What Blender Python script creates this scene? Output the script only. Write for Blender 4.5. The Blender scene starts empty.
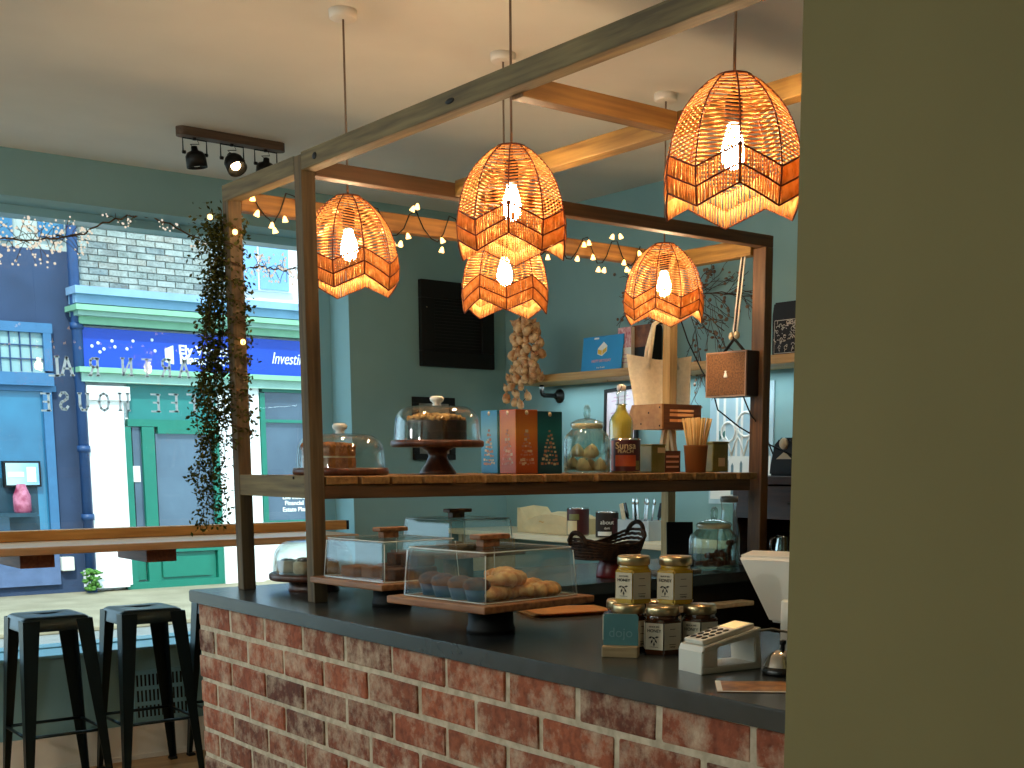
import bpy, bmesh, math, random
from mathutils import Vector, Matrix
R = random.Random(7)
PI = math.pi
SC = bpy.context.scene
COL = SC.collection
# ------------------------------------------------------------------ camera (measured from the vanishing points)
F, CX, CY, EYE = 1245.0, 578.0, 651.0, 1.28
PITCH = math.atan(190 / 1245)
FH = Vector((.6302, .7765, 0)).normalized()
RT = Vector((FH.y, -FH.x, 0))
ZUP = Vector((0, 0, 1))
FW = FH * math.cos(PITCH) - ZUP * math.sin(PITCH)
UP = ZUP * math.cos(PITCH) + FH * math.sin(PITCH)
EYEP = Vector((0, 0, EYE))
def ray(x, y): return FW * F + RT * (x - CX) - UP * (y - CY)
def on_z(x, y, z):
    d = ray(x, y); return EYEP + d * ((z - EYE) / d.z)
def on_x(x, y, X):
    d = ray(x, y); return EYEP + d * (X / d.x)
def on_y(x, y, Y):
    d = ray(x, y); return EYEP + d * (Y / d.y)
cam = bpy.data.cameras.new('camera'); cam_o = bpy.data.objects.new('camera', cam); COL.objects.link(cam_o)
cam_o.location = EYEP
cam_o.rotation_euler = Matrix((RT, UP, -FW)).transposed().to_euler()
cam.sensor_width = 36; cam.lens = F / 1024 * 36
cam.shift_x = (512 - CX) / 1024; cam.shift_y = (CY - 384) / 1024
cam.clip_start = .02
SC.camera = cam_o

# ------------------------------------------------------------------ materials
def lin(c):
    if isinstance(c, str): c = tuple(int(c[i:i + 2], 16) for i in (0, 2, 4))
    return tuple(((v / 255) / 12.92 if v / 255 <= .04045 else ((v / 255 + .055) / 1.055) ** 2.4) for v in c) + (1,)
def mat_new(name):
    m = bpy.data.materials.new(name); m.use_nodes = True
    nt = m.node_tree; nt.nodes.clear()
    out = nt.nodes.new('ShaderNodeOutputMaterial')
    return m, nt, nt.nodes, nt.links, out
def mat(name, c, rough=.6, metal=0., var=.12, scale=9., bump=0., c2=None, spec=.5, trans=0., stretch=(1, 1, 1), detail=4., coat=0., emit=None, emit_s=0., lo=.35, hi=.65):
    m, nt, N, L, out = mat_new(name)
    b = N.new('ShaderNodeBsdfPrincipled'); L.new(b.outputs[0], out.inputs[0])
    tc = N.new('ShaderNodeTexCoord'); mp = N.new('ShaderNodeMapping'); mp.inputs['Scale'].default_value = stretch
    L.new(tc.outputs['Object'], mp.inputs[0])
    nz = N.new('ShaderNodeTexNoise'); nz.inputs['Scale'].default_value = scale; nz.inputs['Detail'].default_value = detail
    L.new(mp.outputs[0], nz.inputs[0])
    rp = N.new('ShaderNodeValToRGB'); L.new(nz.outputs[0], rp.inputs[0])
    a = lin(c)
    if c2 is None:
        e0 = tuple(min(1, v * (1 - var)) for v in a[:3]) + (1,); e1 = tuple(min(1, v * (1 + var)) for v in a[:3]) + (1,)
    else: e0, e1 = a, lin(c2)
    rp.color_ramp.elements[0].position = lo; rp.color_ramp.elements[0].color = e0
    rp.color_ramp.elements[1].position = hi; rp.color_ramp.elements[1].color = e1
    L.new(rp.outputs[0], b.inputs['Base Color'])
    b.inputs['Roughness'].default_value = rough; b.inputs['Metallic'].default_value = metal
    b.inputs['Specular IOR Level'].default_value = spec; b.inputs['Transmission Weight'].default_value = trans
    b.inputs['Coat Weight'].default_value = coat
    if emit: b.inputs['Emission Color'].default_value = lin(emit); b.inputs['Emission Strength'].default_value = emit_s
    if bump:
        bp = N.new('ShaderNodeBump'); bp.inputs['Strength'].default_value = bump; bp.inputs['Distance'].default_value = .004
        L.new(nz.outputs[0], bp.inputs['Height']); L.new(bp.outputs[0], b.inputs['Normal'])
    return m
def wood(name, c, c2, axis='x', rough=.55, scale=6., k=14., bump=.25):
    s = {'x': (1, k, k), 'y': (k, 1, k), 'z': (k, k, 1)}[axis]
    return mat(name, c, rough, c2=c2, scale=scale, stretch=s, bump=bump, detail=6., lo=.3, hi=.7)
def glass(name, tint, base=.05, edge=.55, rough=.03, power=3.0):
    # thin clear sheet: mostly see-through, reflecting more at grazing angles
    m, nt, N, L, out = mat_new(name)
    t = N.new('ShaderNodeBsdfTransparent'); t.inputs[0].default_value = lin(tint)
    g = N.new('ShaderNodeBsdfGlossy'); g.inputs['Roughness'].default_value = rough
    lw = N.new('ShaderNodeLayerWeight'); lw.inputs[0].default_value = .5
    p = N.new('ShaderNodeMath'); p.operation = 'POWER'; p.inputs[1].default_value = power; L.new(lw.outputs['Facing'], p.inputs[0])
    q = N.new('ShaderNodeMath'); q.operation = 'MULTIPLY_ADD'; q.inputs[1].default_value = edge; q.inputs[2].default_value = base
    L.new(p.outputs[0], q.inputs[0])
    mx = N.new('ShaderNodeMixShader'); L.new(q.outputs[0], mx.inputs[0]); L.new(t.outputs[0], mx.inputs[1]); L.new(g.outputs[0], mx.inputs[2])
    L.new(mx.outputs[0], out.inputs[0])
    return m
def emitter(name, c, s):
    m, nt, N, L, out = mat_new(name)
    e = N.new('ShaderNodeEmission'); e.inputs[0].default_value = lin(c); e.inputs[1].default_value = s
    L.new(e.outputs[0], out.inputs[0]); return m
def translucent(name, c, c2, fac=.45, scale=60.):
    m, nt, N, L, out = mat_new(name)
    tc = N.new('ShaderNodeTexCoord'); nz = N.new('ShaderNodeTexNoise'); nz.inputs['Scale'].default_value = scale; L.new(tc.outputs['Object'], nz.inputs[0])
    rp = N.new('ShaderNodeValToRGB'); L.new(nz.outputs[0], rp.inputs[0])
    rp.color_ramp.elements[0].position = .35; rp.color_ramp.elements[0].color = lin(c)
    rp.color_ramp.elements[1].position = .65; rp.color_ramp.elements[1].color = lin(c2)
    d = N.new('ShaderNodeBsdfDiffuse'); t = N.new('ShaderNodeBsdfTranslucent')
    L.new(rp.outputs[0], d.inputs[0]); L.new(rp.outputs[0], t.inputs[0])
    mx = N.new('ShaderNodeMixShader'); mx.inputs[0].default_value = fac; L.new(d.outputs[0], mx.inputs[1]); L.new(t.outputs[0], mx.inputs[2])
    L.new(mx.outputs[0], out.inputs[0]); return m
def brick_mat(name, cols, wash, amount=(.47, .62), nscale=9.):
    m, nt, N, L, out = mat_new(name)
    b = N.new('ShaderNodeBsdfPrincipled'); L.new(b.outputs[0], out.inputs[0]); b.inputs['Roughness'].default_value = .9
    at = N.new('ShaderNodeAttribute'); at.attribute_name = 'tint'
    rp = N.new('ShaderNodeValToRGB'); L.new(at.outputs['Fac'], rp.inputs[0])
    els = rp.color_ramp.elements
    while len(els) < len(cols): els.new(.5)
    for i, c in enumerate(cols): els[i].position = i / (len(cols) - 1); els[i].color = lin(c)
    tc = N.new('ShaderNodeTexCoord')
    ad = N.new('ShaderNodeVectorMath'); ad.operation = 'MULTIPLY_ADD'; ad.inputs[1].default_value = (3, 3, 3)
    L.new(at.outputs['Fac'], ad.inputs[0]); L.new(tc.outputs['Object'], ad.inputs[2])
    nz = N.new('ShaderNodeTexNoise'); nz.inputs['Scale'].default_value = nscale; nz.inputs['Detail'].default_value = 9; nz.inputs['Roughness'].default_value = .72
    L.new(ad.outputs[0], nz.inputs[0])
    r2 = N.new('ShaderNodeValToRGB'); L.new(nz.outputs[0], r2.inputs[0])
    r2.color_ramp.elements[0].position, r2.color_ramp.elements[1].position = amount
    n3 = N.new('ShaderNodeTexNoise'); n3.inputs['Scale'].default_value = 55; n3.inputs['Detail'].default_value = 5; L.new(tc.outputs['Object'], n3.inputs[0])
    r3 = N.new('ShaderNodeValToRGB'); L.new(n3.outputs[0], r3.inputs[0]); r3.color_ramp.elements[0].position = .3; r3.color_ramp.elements[1].position = .6
    r3.color_ramp.elements[0].color = (.55, .5, .48, 1)
    mu = N.new('ShaderNodeMix'); mu.data_type = 'RGBA'; mu.blend_type = 'MULTIPLY'; mu.inputs[0].default_value = 1
    L.new(rp.outputs[0], mu.inputs[6]); L.new(r3.outputs[0], mu.inputs[7])
    mx = N.new('ShaderNodeMix'); mx.data_type = 'RGBA'; L.new(r2.outputs[0], mx.inputs[0]); L.new(mu.outputs[2], mx.inputs[6]); mx.inputs[7].default_value = lin(wash)
    L.new(mx.outputs[2], b.inputs['Base Color'])
    bp = N.new('ShaderNodeBump'); bp.inputs['Strength'].default_value = .6; bp.inputs['Distance'].default_value = .006
    L.new(n3.outputs[0], bp.inputs['Height']); L.new(bp.outputs[0], b.inputs['Normal'])
    return m
M = dict(
    ceiling=mat('ceiling_paint', 'e2dfd6', .95, var=.03, scale=3),
    teal=mat('teal_paint', '80a6a9', .7, var=.05, scale=2.5),
    teal_gloss=mat('teal_gloss_paint', '86b6c2', .35, var=.04, scale=3),
    sage=mat('sage_paint', '7b724a', .85, var=.05, scale=2.2),
    skirting=mat('skirting_paint', 'e6dfd0', .6, var=.05),
    floor=wood('floor_boards', '9a7248', 'bd935f', 'x', .4, 3, 10),
    grey_wood=wood('weathered_timber', '564c38', '80724f', 'y', .8, 5, 16),
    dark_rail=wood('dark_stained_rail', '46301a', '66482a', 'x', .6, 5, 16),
    warm_wood_x=wood('oiled_timber_rail', '6a4722', '926a34', 'x', .6, 5, 16),
    warm_wood_y=wood('oiled_timber_beam', '735628', 'a07e3e', 'y', .6, 5, 16),
    warm_wood_z=wood('oiled_timber_post', '4a301a', '70502a', 'z', .6, 5, 16),
    slat=wood('slat_timber', '73502a', 'a07a44', 'y', .65, 6, 14),
    bar_wood=wood('window_bar_timber', 'a06a2c', 'c98f48', 'x', .5, 4, 14),
    shelf_wood=wood('scaffold_board', 'a07b48', 'c9a368', 'y', .6, 5, 16),
    pale_wood=wood('pale_pine', 'd8c19a', 'ecdcb8', 'y', .5, 4, 12),
    dark_wood=wood('dark_walnut', '2c1a10', '4a2c1a', 'y', .45, 5, 12),
    acacia=wood('acacia_board', '6d4226', 'a57448', 'y', .5, 7, 10),
    acacia_d=wood('dark_acacia', '3a1d10', '5e3420', 'z', .35, 7, 10),
    ply=wood('plywood', 'a8743c', 'c08c4e', 'x', .6, 4, 10),
    counter=mat('slate_laminate', '2f3334', .26, var=.1, scale=20, spec=.6),
    counter_edge=mat('slate_laminate_edge', '3a3e3c', .4, var=.1, scale=20),
    black=mat('black_paint', '0d0b09', .6, var=.15, spec=.3),
    black_gloss=mat('black_plastic', '111111', .25, var=.1),
    black_metal=mat('black_powdercoat', '1a1a18', .45, .6, var=.15),
    stool=mat('gunmetal_sheet', '1d2a2c', .33, .75, var=.12, scale=5),
    white_plastic=mat('white_plastic', 'd9d4c6', .35, var=.02),
    white_cer=mat('white_rose', 'e6dfd4', .5, var=.02),
    grey_plastic=mat('grey_plastic', '8c8678', .5, var=.04),
    chrome=mat('polished_steel', 'c8c8c4', .15, 1., var=.05),
    brass=mat('gold_lid_metal', 'c4b088', .28, .9, var=.08),
    glass=glass('clear_glass', 'f8fcfb', .06, .6),
    jar_glass=glass('ribbed_jar_glass', 'eef4f0', .07, .85, .03, 2.4),
    win_glass=glass('window_glass', 'f4fbfb', .02, .25, .0),
    acrylic=glass('clear_acrylic', 'f8fbfa', .045, .42, .04, 2.4),
    acrylic_edge_highlight=mat('acrylic_edge_highlight', 'dfe8e6', .25, var=.02),  # pale tone standing in for the bright refraction along cover edges
    rattan=translucent('woven_rattan', 'd89c58', 'eebd7e', .5),
    rattan_d=mat('dark_rattan_cord', '70301a', .7, var=.2, scale=40),
    bulb=emitter('warm_bulb_glow', 'ffd8a6', 225.),
    fairy=emitter('fairy_light_glow', 'ffc070', 5.),
    spot=emitter('spot_lamp_glow', 'ffd9a0', 14.),
    cord=mat('braided_cord', '7a6656', .8, var=.1),
    choc=mat('chocolate_sponge', '2c160c', .85, var=.35, scale=90, bump=.5),
    nuts=mat('caramel_crumb', '8a5c2c', .8, c2='dcb070', scale=110, bump=.6),
    sponge=mat('golden_sponge', '8a4f22', .85, c2='b06d34', scale=70, bump=.5),
    pastry=mat('baked_pastry', 'd0843a', .5, c2='fbd08c', scale=34, bump=.8),
    muffin=mat('blueberry_crumb', '3a2a38', .8, c2='7a4a34', scale=50, bump=.5),
    brownie=mat('brownie_crumb', '40200f', .8, c2='64381c', scale=70, bump=.6),
    scone=mat('scone_crust', 'a88460', .8, c2='c9a984', scale=40, bump=.4),
    cream=mat('meringue', 'e4d6b4', .8, var=.08, scale=14, bump=.2),
    canvas=mat('cream_canvas', 'f0e7d0', .9, var=.06, scale=80, bump=.2),
    kraft=mat('kraft_paper', 'c79b5c', .85, var=.08, scale=14),
    kraft_l=mat('brown_paper_bag', 'd1bb8e', .85, var=.1, scale=10, bump=.3),
    orange_paper=mat('orange_kraft_paper', 'e0a25c', .8, var=.08, scale=12),
    white_paper=mat('white_paper', 'e8e4dc', .8, var=.03),
    lilac_paper=mat('lilac_print', 'cfc0cc', .8, c2='e2d6dc', scale=12),
    ink=mat('dark_ink', '2a211a', .8, var=.1),
    pink_ink=mat('pink_ink', 'c8a0b8', .8, var=.05),
    white_ink=mat('white_ink', 'efeee8', .7, var=.02),
    red=mat('deep_red_enamel', '7c120e', .35, var=.15),
    wicker=mat('dark_wicker', '2a1a12', .75, c2='50341f', scale=60, bump=.5),
    lemon=mat('cloudy_lemonade', 'd8c04a', .15, var=.05, coat=.6),
    honey_dark=mat('dark_honey', '4a2408', .12, var=.2, coat=.8),
    honey=mat('pale_honey', 'c49a2a', .12, var=.1, coat=.8),
    label=mat('cream_label', 'd2c6ae', .75, var=.04),
    teal_card=mat('teal_sign_card', '4c7c80', .5, var=.05),
    card_blue=mat('bright_blue_card', '1d8fd0', .5, var=.04),
    yellow=mat('yellow_print', 'e3b53a', .6, var=.06),
    brown_card=mat('brown_box_print', '5a3018', .6, c2='8a5226', scale=30),
    pink_card=mat('pink_floral_print', 'b8505e', .6, c2='e8c4c4', scale=55),
    leaf=translucent('vine_leaves', '2c3218', '5a5a30', .3),
    bark=mat('vine_bark', '4a3420', .9, c2='6e5232', scale=50, bump=.5),
    twig=mat('dried_twig', '4a3426', .9, var=.2),
    dry_leaf=mat('dried_flowers', '6e5444', .9, c2='8c7460', scale=30),
    garlic=mat('dried_bulb_skin', 'b0703f', .6, c2='efc795', scale=24, bump=.2),
    speaker_cloth=mat('speaker_grille_cloth', '5a3a20', .8, c2='80592f', scale=160, bump=.4),
    espresso=mat('speaker_side_vinyl', '2a160e', .5, var=.15),
    strap_w=mat('white_strap_edge', 'e0dcd0', .8, var=.03),
    straw=mat('paper_straw', 'ddb878', .7, var=.08, scale=30),
    cup=mat('kraft_cup', '9a5f2c', .7, var=.06),
    biscuit=mat('dog_biscuit', '5a2c14', .8, c2='7c4424', scale=40, bump=.4),
    olive=mat('olive_tin', '6c6a30', .4, c2='858148', scale=14),
    orange_tin=mat('orange_tin_print', 'a83e1a', .4, c2='c8622a', scale=12),
    cream_tin=mat('cream_tin_print', 'd9c79a', .45, var=.05),
    maroon=mat('maroon_tin_print', '4c1a1e', .4, var=.15),
    plum=mat('pale_bucket', 'b8c0c4', .6, var=.05),
    screen=mat('reader_screen', 'd8b870', .3, emit='ffd890', emit_s=.5),
    silver_print=mat('silver_print', 'a8a498', .4, var=.1),
    # outside
    navy=mat('navy_masonry', '2e3f5c', .8, var=.15, scale=3, bump=.4),
    navy_pipe=mat('navy_iron', '22426e', .45, var=.1),
    sky_blue=mat('blue_joinery', '3a6c94', .5, var=.06),
    pane_blue=mat('blue_shop_glass', '2a5c7c', .12, c2='367fa2', scale=1.2, spec=.6),
    leaded=mat('leaded_pane', '8fb0ae', .2, var=.06, scale=2),
    mint=mat('mint_joinery', '86b894', .5, var=.05),
    pale_mint=mat('pale_mint_joinery', 'a4c8b8', .5, var=.05),
    pale_blue=mat('pale_blue_cornice', '86a6c4', .6, var=.08, scale=4),
    stucco=mat('white_stucco', 'f2f0ec', .85, var=.03, scale=4),
    green=mat('green_door_paint', '16735e', .35, var=.05),
    teal_pane=mat('teal_transom', '237a74', .4, var=.05),
    dark_pane=mat('dark_shop_glass', '3a4a5c', .1, c2='526678', scale=1.5, spec=.7),
    sign_blue=mat('sign_blue', '0840b4', .4, var=.04),
    pavement=mat('sunlit_pavement', '91846a', .9, c2='a3967b', scale=3),
    road=mat('road_tarmac', '82807a', .9, var=.08, scale=8),
    plant=mat('pot_plant_leaf', '4c7a2a', .7, var=.3, scale=30),
)

# ------------------------------------------------------------------ mesh builder
class MB:
    def __init__(s): s.bm = bmesh.new(); s.tint = None
    def _new(s, verts, M4, mi):
        if M4 is not None: bmesh.ops.transform(s.bm, matrix=M4, verts=verts)
        if mi:
            for f in set(f for v in verts for f in v.link_faces): f.material_index = mi
        return verts
    def box(s, x0, x1, y0, y1, z0, z1, bev=0, mi=0, M4=None):
        r = bmesh.ops.create_cube(s.bm, size=1)
        vs = r['verts']
        bmesh.ops.transform(s.bm, matrix=Matrix.Translation(((x0 + x1) / 2, (y0 + y1) / 2, (z0 + z1) / 2)) @ Matrix.Diagonal((abs(x1 - x0), abs(y1 - y0), abs(z1 - z0), 1)), verts=vs)
        if bev:
            es = list(set(e for v in vs for e in v.link_edges))
            b = bmesh.ops.bevel(s.bm, geom=es, offset=bev, segments=2, profile=.5, affect='EDGES')
            vs = list(set(v for f in b['faces'] for v in f.verts) | set(v for v in vs if v.is_valid))
        s._new(vs, M4, mi); return s
    def lathe(s, prof, cx=0, cy=0, z=0, seg=32, mi=0, M4=None, cap=True, flute=0., nfl=0):
        rings = []; vs = []
        for (r, h) in prof:
            if r < 1e-6: v = s.bm.verts.new((cx, cy, z + h)); rings.append([v]); vs.append(v); continue
            ring = []
            for i in range(seg):
                a = 2 * PI * i / seg; rr = r * (1 + (flute * math.cos(nfl * a) if nfl else 0))
                ring.append(s.bm.verts.new((cx + rr * math.cos(a), cy + rr * math.sin(a), z + h)))
            rings.append(ring); vs += ring
        fs = []
        for a, b in zip(rings, rings[1:]):
            for i in range(seg):
                j = (i + 1) % seg
                if len(a) == 1 and len(b) == 1: continue
                if len(a) == 1: q = (a[0], b[j], b[i])
                elif len(b) == 1: q = (a[i], a[j], b[0])
                else: q = (a[i], a[j], b[j], b[i])
                fs.append(s.bm.faces.new(q))
        if cap:
            if len(rings[0]) > 1: fs.append(s.bm.faces.new(list(reversed(rings[0]))))
            if len(rings[-1]) > 1: fs.append(s.bm.faces.new(rings[-1]))
        for f in fs: f.material_index = mi; f.smooth = seg > 12
        if M4 is not None: bmesh.ops.transform(s.bm, matrix=M4, verts=vs)
        return s
    def cyl(s, p0, p1, r0, r1=None, seg=12, mi=0):
        return s.tube([p0, p1], [r0, r0 if r1 is None else r1], seg, mi)
    def tube(s, pts, r, seg=6, mi=0, closed=False, flat=1.0):
        pts = [Vector(p) for p in pts]; n = len(pts)
        rs = r if isinstance(r, (list, tuple)) else [r] * n
        rings = []; ref = None
        for i, p in enumerate(pts):
            a = pts[i - 1] if (i > 0 or closed) else p; b = pts[(i + 1) % n] if (i < n - 1 or closed) else p
            t = (b - a); t = t.normalized() if t.length > 1e-9 else Vector((0, 0, 1))
            if ref is None: ref = Vector((0, 0, 1)) if abs(t.z) < .9 else Vector((1, 0, 0))
            u = t.cross(ref); u = u.normalized() if u.length > 1e-6 else t.orthogonal().normalized()
            w = u.cross(t).normalized(); ref = w
            rings.append([s.bm.verts.new(p + (u * math.cos(2 * PI * k / seg) * flat + w * math.sin(2 * PI * k / seg)) * rs[i]) for k in range(seg)])
        fs = []
        for i in range(n if closed else n - 1):
            a, b = rings[i], rings[(i + 1) % n]
            for k in range(seg): fs.append(s.bm.faces.new((a[k], a[(k + 1) % seg], b[(k + 1) % seg], b[k])))
        if not closed: fs.append(s.bm.faces.new(rings[0][::-1])); fs.append(s.bm.faces.new(rings[-1]))
        for f in fs: f.material_index = mi; f.smooth = True
        return s
    def ball(s, c, r, seg=14, mi=0, M4=None, noise=0.):
        r = r if isinstance(r, (tuple, list)) else (r, r, r)
        T = Matrix.Translation(c) @ (M4 if M4 is not None else Matrix.Identity(4)) @ Matrix.Diagonal((r[0], r[1], r[2], 1))
        nv = max(4, seg * 2 // 3); new = s.bm.verts.new; nf = s.bm.faces.new
        lo, hi = new(T @ Vector((0, 0, -1))), new(T @ Vector((0, 0, 1)))
        rg = []
        for j in range(1, nv):
            p = -PI / 2 + PI * j / nv; q = math.cos(p); z = math.sin(p)
            rg.append([new(T @ Vector((q * math.cos(2 * PI * i / seg), q * math.sin(2 * PI * i / seg), z))) for i in range(seg)])
        fs = []
        for i in range(seg):
            k = (i + 1) % seg
            fs.append(nf((lo, rg[0][k], rg[0][i]))); fs.append(nf((hi, rg[-1][i], rg[-1][k])))
            for a, b in zip(rg, rg[1:]): fs.append(nf((a[i], a[k], b[k], b[i])))
        for f in fs: f.material_index = mi; f.smooth = True
        return s
    def prism(s, pts, ax, d0, d1, mi=0, M4=None):
        def P(u, v, d): return {'x': (d, u, v), 'y': (u, d, v), 'z': (u, v, d)}[ax]
        a = [s.bm.verts.new(P(u, v, d0)) for u, v in pts]; b = [s.bm.verts.new(P(u, v, d1)) for u, v in pts]
        n = len(pts); fs = [s.bm.faces.new(a), s.bm.faces.new(b[::-1])]
        for i in range(n): fs.append(s.bm.faces.new((a[i], b[i], b[(i + 1) % n], a[(i + 1) % n])))
        for f in fs: f.material_index = mi
        if M4 is not None: bmesh.ops.transform(s.bm, matrix=M4, verts=a + b)
        return s
    def quad(s, pts, mi=0, smooth=False):
        f = s.bm.faces.new([s.bm.verts.new(p) for p in pts]); f.material_index = mi; f.smooth = smooth; return s
    def text(s, body, size, M4, depth=.001, mi=0, shear=0., sx=1., bold=0.):
        cu = bpy.data.curves.new('t', 'FONT'); cu.body = body; cu.size = size; cu.extrude = depth; cu.align_x = 'CENTER'; cu.align_y = 'CENTER'
        cu.shear = shear; cu.offset = bold * size
        o = bpy.data.objects.new('t', cu); COL.objects.link(o)
        me = bpy.data.meshes.new_from_object(o.evaluated_get(bpy.context.evaluated_depsgraph_get()))
        n0 = len(s.bm.verts); f0 = len(s.bm.faces)
        s.bm.from_mesh(me); s.bm.verts.ensure_lookup_table(); s.bm.faces.ensure_lookup_table()
        vs = s.bm.verts[n0:]
        bmesh.ops.transform(s.bm, matrix=M4 @ Matrix.Diagonal((sx, 1, 1, 1)), verts=vs)
        for f in s.bm.faces[f0:]: f.material_index = mi
        bpy.data.objects.remove(o); bpy.data.curves.remove(cu); bpy.data.meshes.remove(me)
        return s
    def build(s, name, mats, parent=None, label=None, loc=None, rz=0, sm=None, normals=True):
        if normals: bmesh.ops.recalc_face_normals(s.bm, faces=s.bm.faces[:])
        me = bpy.data.meshes.new(name); s.bm.to_mesh(me); s.bm.free()
        for m in (mats if isinstance(mats, (list, tuple)) else [mats]): me.materials.append(M[m] if isinstance(m, str) else m)
        o = bpy.data.objects.new(name, me); COL.objects.link(o)
        if parent is not None: o.parent = parent
        if loc is not None: o.location = loc
        o.rotation_euler.z = rz
        if label: o['label'] = label
        return o
FACE_NEG_Y = Matrix.Rotation(PI / 2, 4, 'X')                               # text read by someone looking along +y
FACE_NEG_X = Matrix.Rotation(-PI / 2, 4, 'Z') @ FACE_NEG_Y                 # text read by someone looking along +x
FACE_POS_Y = Matrix.Rotation(PI, 4, 'Z') @ FACE_NEG_Y
def TR(x, y, z): return Matrix.Translation((x, y, z))
def RZ(a): return Matrix.Rotation(a, 4, 'Z')
def tag(o, label, cat, group=None):
    o['label'] = label; o['category'] = cat
    if group: o['group'] = group
    return o
def thing(name, label, cat, loc=(0, 0, 0), rz=0, group=None):
    o = bpy.data.objects.new(name, None); COL.objects.link(o); o.empty_display_size = .05
    o.location = loc; o.rotation_euler.z = rz
    return tag(o, label, cat, group)
def struct(o): o['kind'] = 'structure'; return o
KIDS = {}
def dup(root, loc, rz=None, label=None):
    r = root.copy(); COL.objects.link(r); r.location = loc
    if rz is not None: r.rotation_euler.z = rz
    if label: r['label'] = label
    for ch in list(root.children):
        c = ch.copy(); COL.objects.link(c); c.parent = r
        for g in list(ch.children):
            d = g.copy(); COL.objects.link(d); d.parent = c
    return r

# ================================================================== ROOM
YW, XB, CZ = 5.314, 3.833, 2.479            # window wall, bar back wall, ceiling
WX0, WX1, SILL, HEAD = -1.9, 2.936, .475, 2.301
b = MB(); b.box(-2.6, XB + .2, -2.2, YW + .3, -.08, 0); struct(b.build('floor', 'floor'))
b = MB(); b.box(-2.6, XB + .2, -2.2, YW + .3, CZ, CZ + .1); struct(b.build('ceiling', 'ceiling'))
b = MB()
b.box(-2.6, XB + .2, YW, YW + .3, 0, SILL); b.box(-2.6, XB + .2, YW, YW + .3, HEAD, CZ)
b.box(WX1, XB + .2, YW, YW + .3, SILL, HEAD); b.box(-2.6, WX0, YW, YW + .3, SILL, HEAD)
struct(b.build('wall_far', 'teal'))
b = MB(); b.box(XB, XB + .2, -2.2, YW, 0, CZ); struct(b.build('wall_right', 'teal'))
b = MB(); b.box(-2.6, -2.4, -2.2, YW, 0, CZ); struct(b.build('wall_left', 'teal'))
b = MB(); b.box(-2.4, XB, -2.2, -2.0, 0, CZ); struct(b.build('wall_back', 'teal'))
NX = 1.385
b = MB(); b.box(NX, NX + .16, -2.0, 1.217, 0, CZ); struct(b.build('wall_near', 'sage'))
b = MB(); b.box(-2.4, XB, YW - .014, YW, 0, .15); b.box(-2.4, XB, YW - .02, YW, .0, .02); struct(b.build('baseboard_far', 'skirting'))
# stepped shop window: frame set back in the reveal, glass behind it
w = bpy.data.objects.new('window_1', None); COL.objects.link(w); struct(w)
FY = YW + .185
b = MB()
b.box(WX0, WX1, FY, FY + .11, HEAD - .034, HEAD); b.box(WX0, WX1, FY, FY + .11, SILL, SILL + .02)
b.box(WX1 - .065, WX1, FY, FY + .11, SILL + .02, HEAD - .034); b.box(WX0, WX0 + .06, FY, FY + .11, SILL + .02, HEAD - .034)
b.build('window_frame', 'teal_gloss', w)
b = MB(); b.box(WX0 + .06, WX1 - .065, FY + .085, FY + .09, SILL + .02, HEAD - .034); b.build('glass', 'win_glass', w)
b = MB(); b.box(WX0 + .001, WX1 - .001, YW - .02, FY - .001, SILL + .0005, SILL + .014, .003); b.build('window_sill', 'teal_gloss', w)
# reversed vinyl lettering stuck on the inside of the pane
GLY = {'L': [[(.15, 1), (.15, 0), (.85, 0)]], 'A': [[(.02, 0), (.5, 1), (.98, 0)], [(.22, .36), (.78, .36)]], 'R': [[(.15, 0), (.15, 1), (.6, 1), (.82, .88), (.82, .62), (.6, .5), (.15, .5)], [(.55, .5), (.9, 0)]],
       'N': [[(.1, 0), (.1, 1), (.9, 0), (.9, 1)]], 'T': [[(.5, 0), (.5, 1)], [(.05, 1), (.95, 1)]], 'E': [[(.85, 0), (.15, 0), (.15, 1), (.85, 1)], [(.15, .52), (.65, .52)]], 'F': [[(.15, 0), (.15, 1), (.85, 1)], [(.15, .52), (.65, .52)]],
       'S': [[(.86, .78), (.7, .97), (.35, .99), (.15, .84), (.18, .64), (.45, .53), (.75, .42), (.86, .22), (.7, .03), (.35, .01), (.14, .2)]], 'U': [[(.12, 1), (.12, .25), (.3, .03), (.7, .03), (.88, .25), (.88, 1)]],
       'O': [[(.5, 1), (.2, .88), (.06, .5), (.2, .12), (.5, 0), (.8, .12), (.94, .5), (.8, .88), (.5, 1)]], 'H': [[(.12, 0), (.12, 1)], [(.88, 0), (.88, 1)], [(.12, .52), (.88, .52)]], 'C': [[(.88, .78), (.7, .97), (.4, 1), (.14, .75), (.08, .4), (.25, .08), (.55, 0), (.88, .2)]]}
SERIF = {'L': [(.15, 1), (.15, 0)], 'A': [(.04, 0), (.96, 0)], 'R': [(.15, 0), (.15, 1), (.9, 0)], 'N': [(.1, 0), (.1, 1), (.9, 1)], 'T': [(.5, 0)], 'E': [(.15, 0), (.15, 1)], 'F': [(.15, 0), (.15, 1)], 'U': [(.12, 1), (.88, 1)], 'H': [(.12, 0), (.12, 1), (.88, 0), (.88, 1)], 'S': [], 'O': [], 'C': []}
vinyl = translucent('grey_vinyl', 'e0e4e2', 'e8eae8', .5)
GY = FY + .083
wl = thing('window_lettering', 'pale grey cafe lettering stuck on the window pane, seen reversed from inside', 'lettering', (0, 0, 0))
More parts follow.
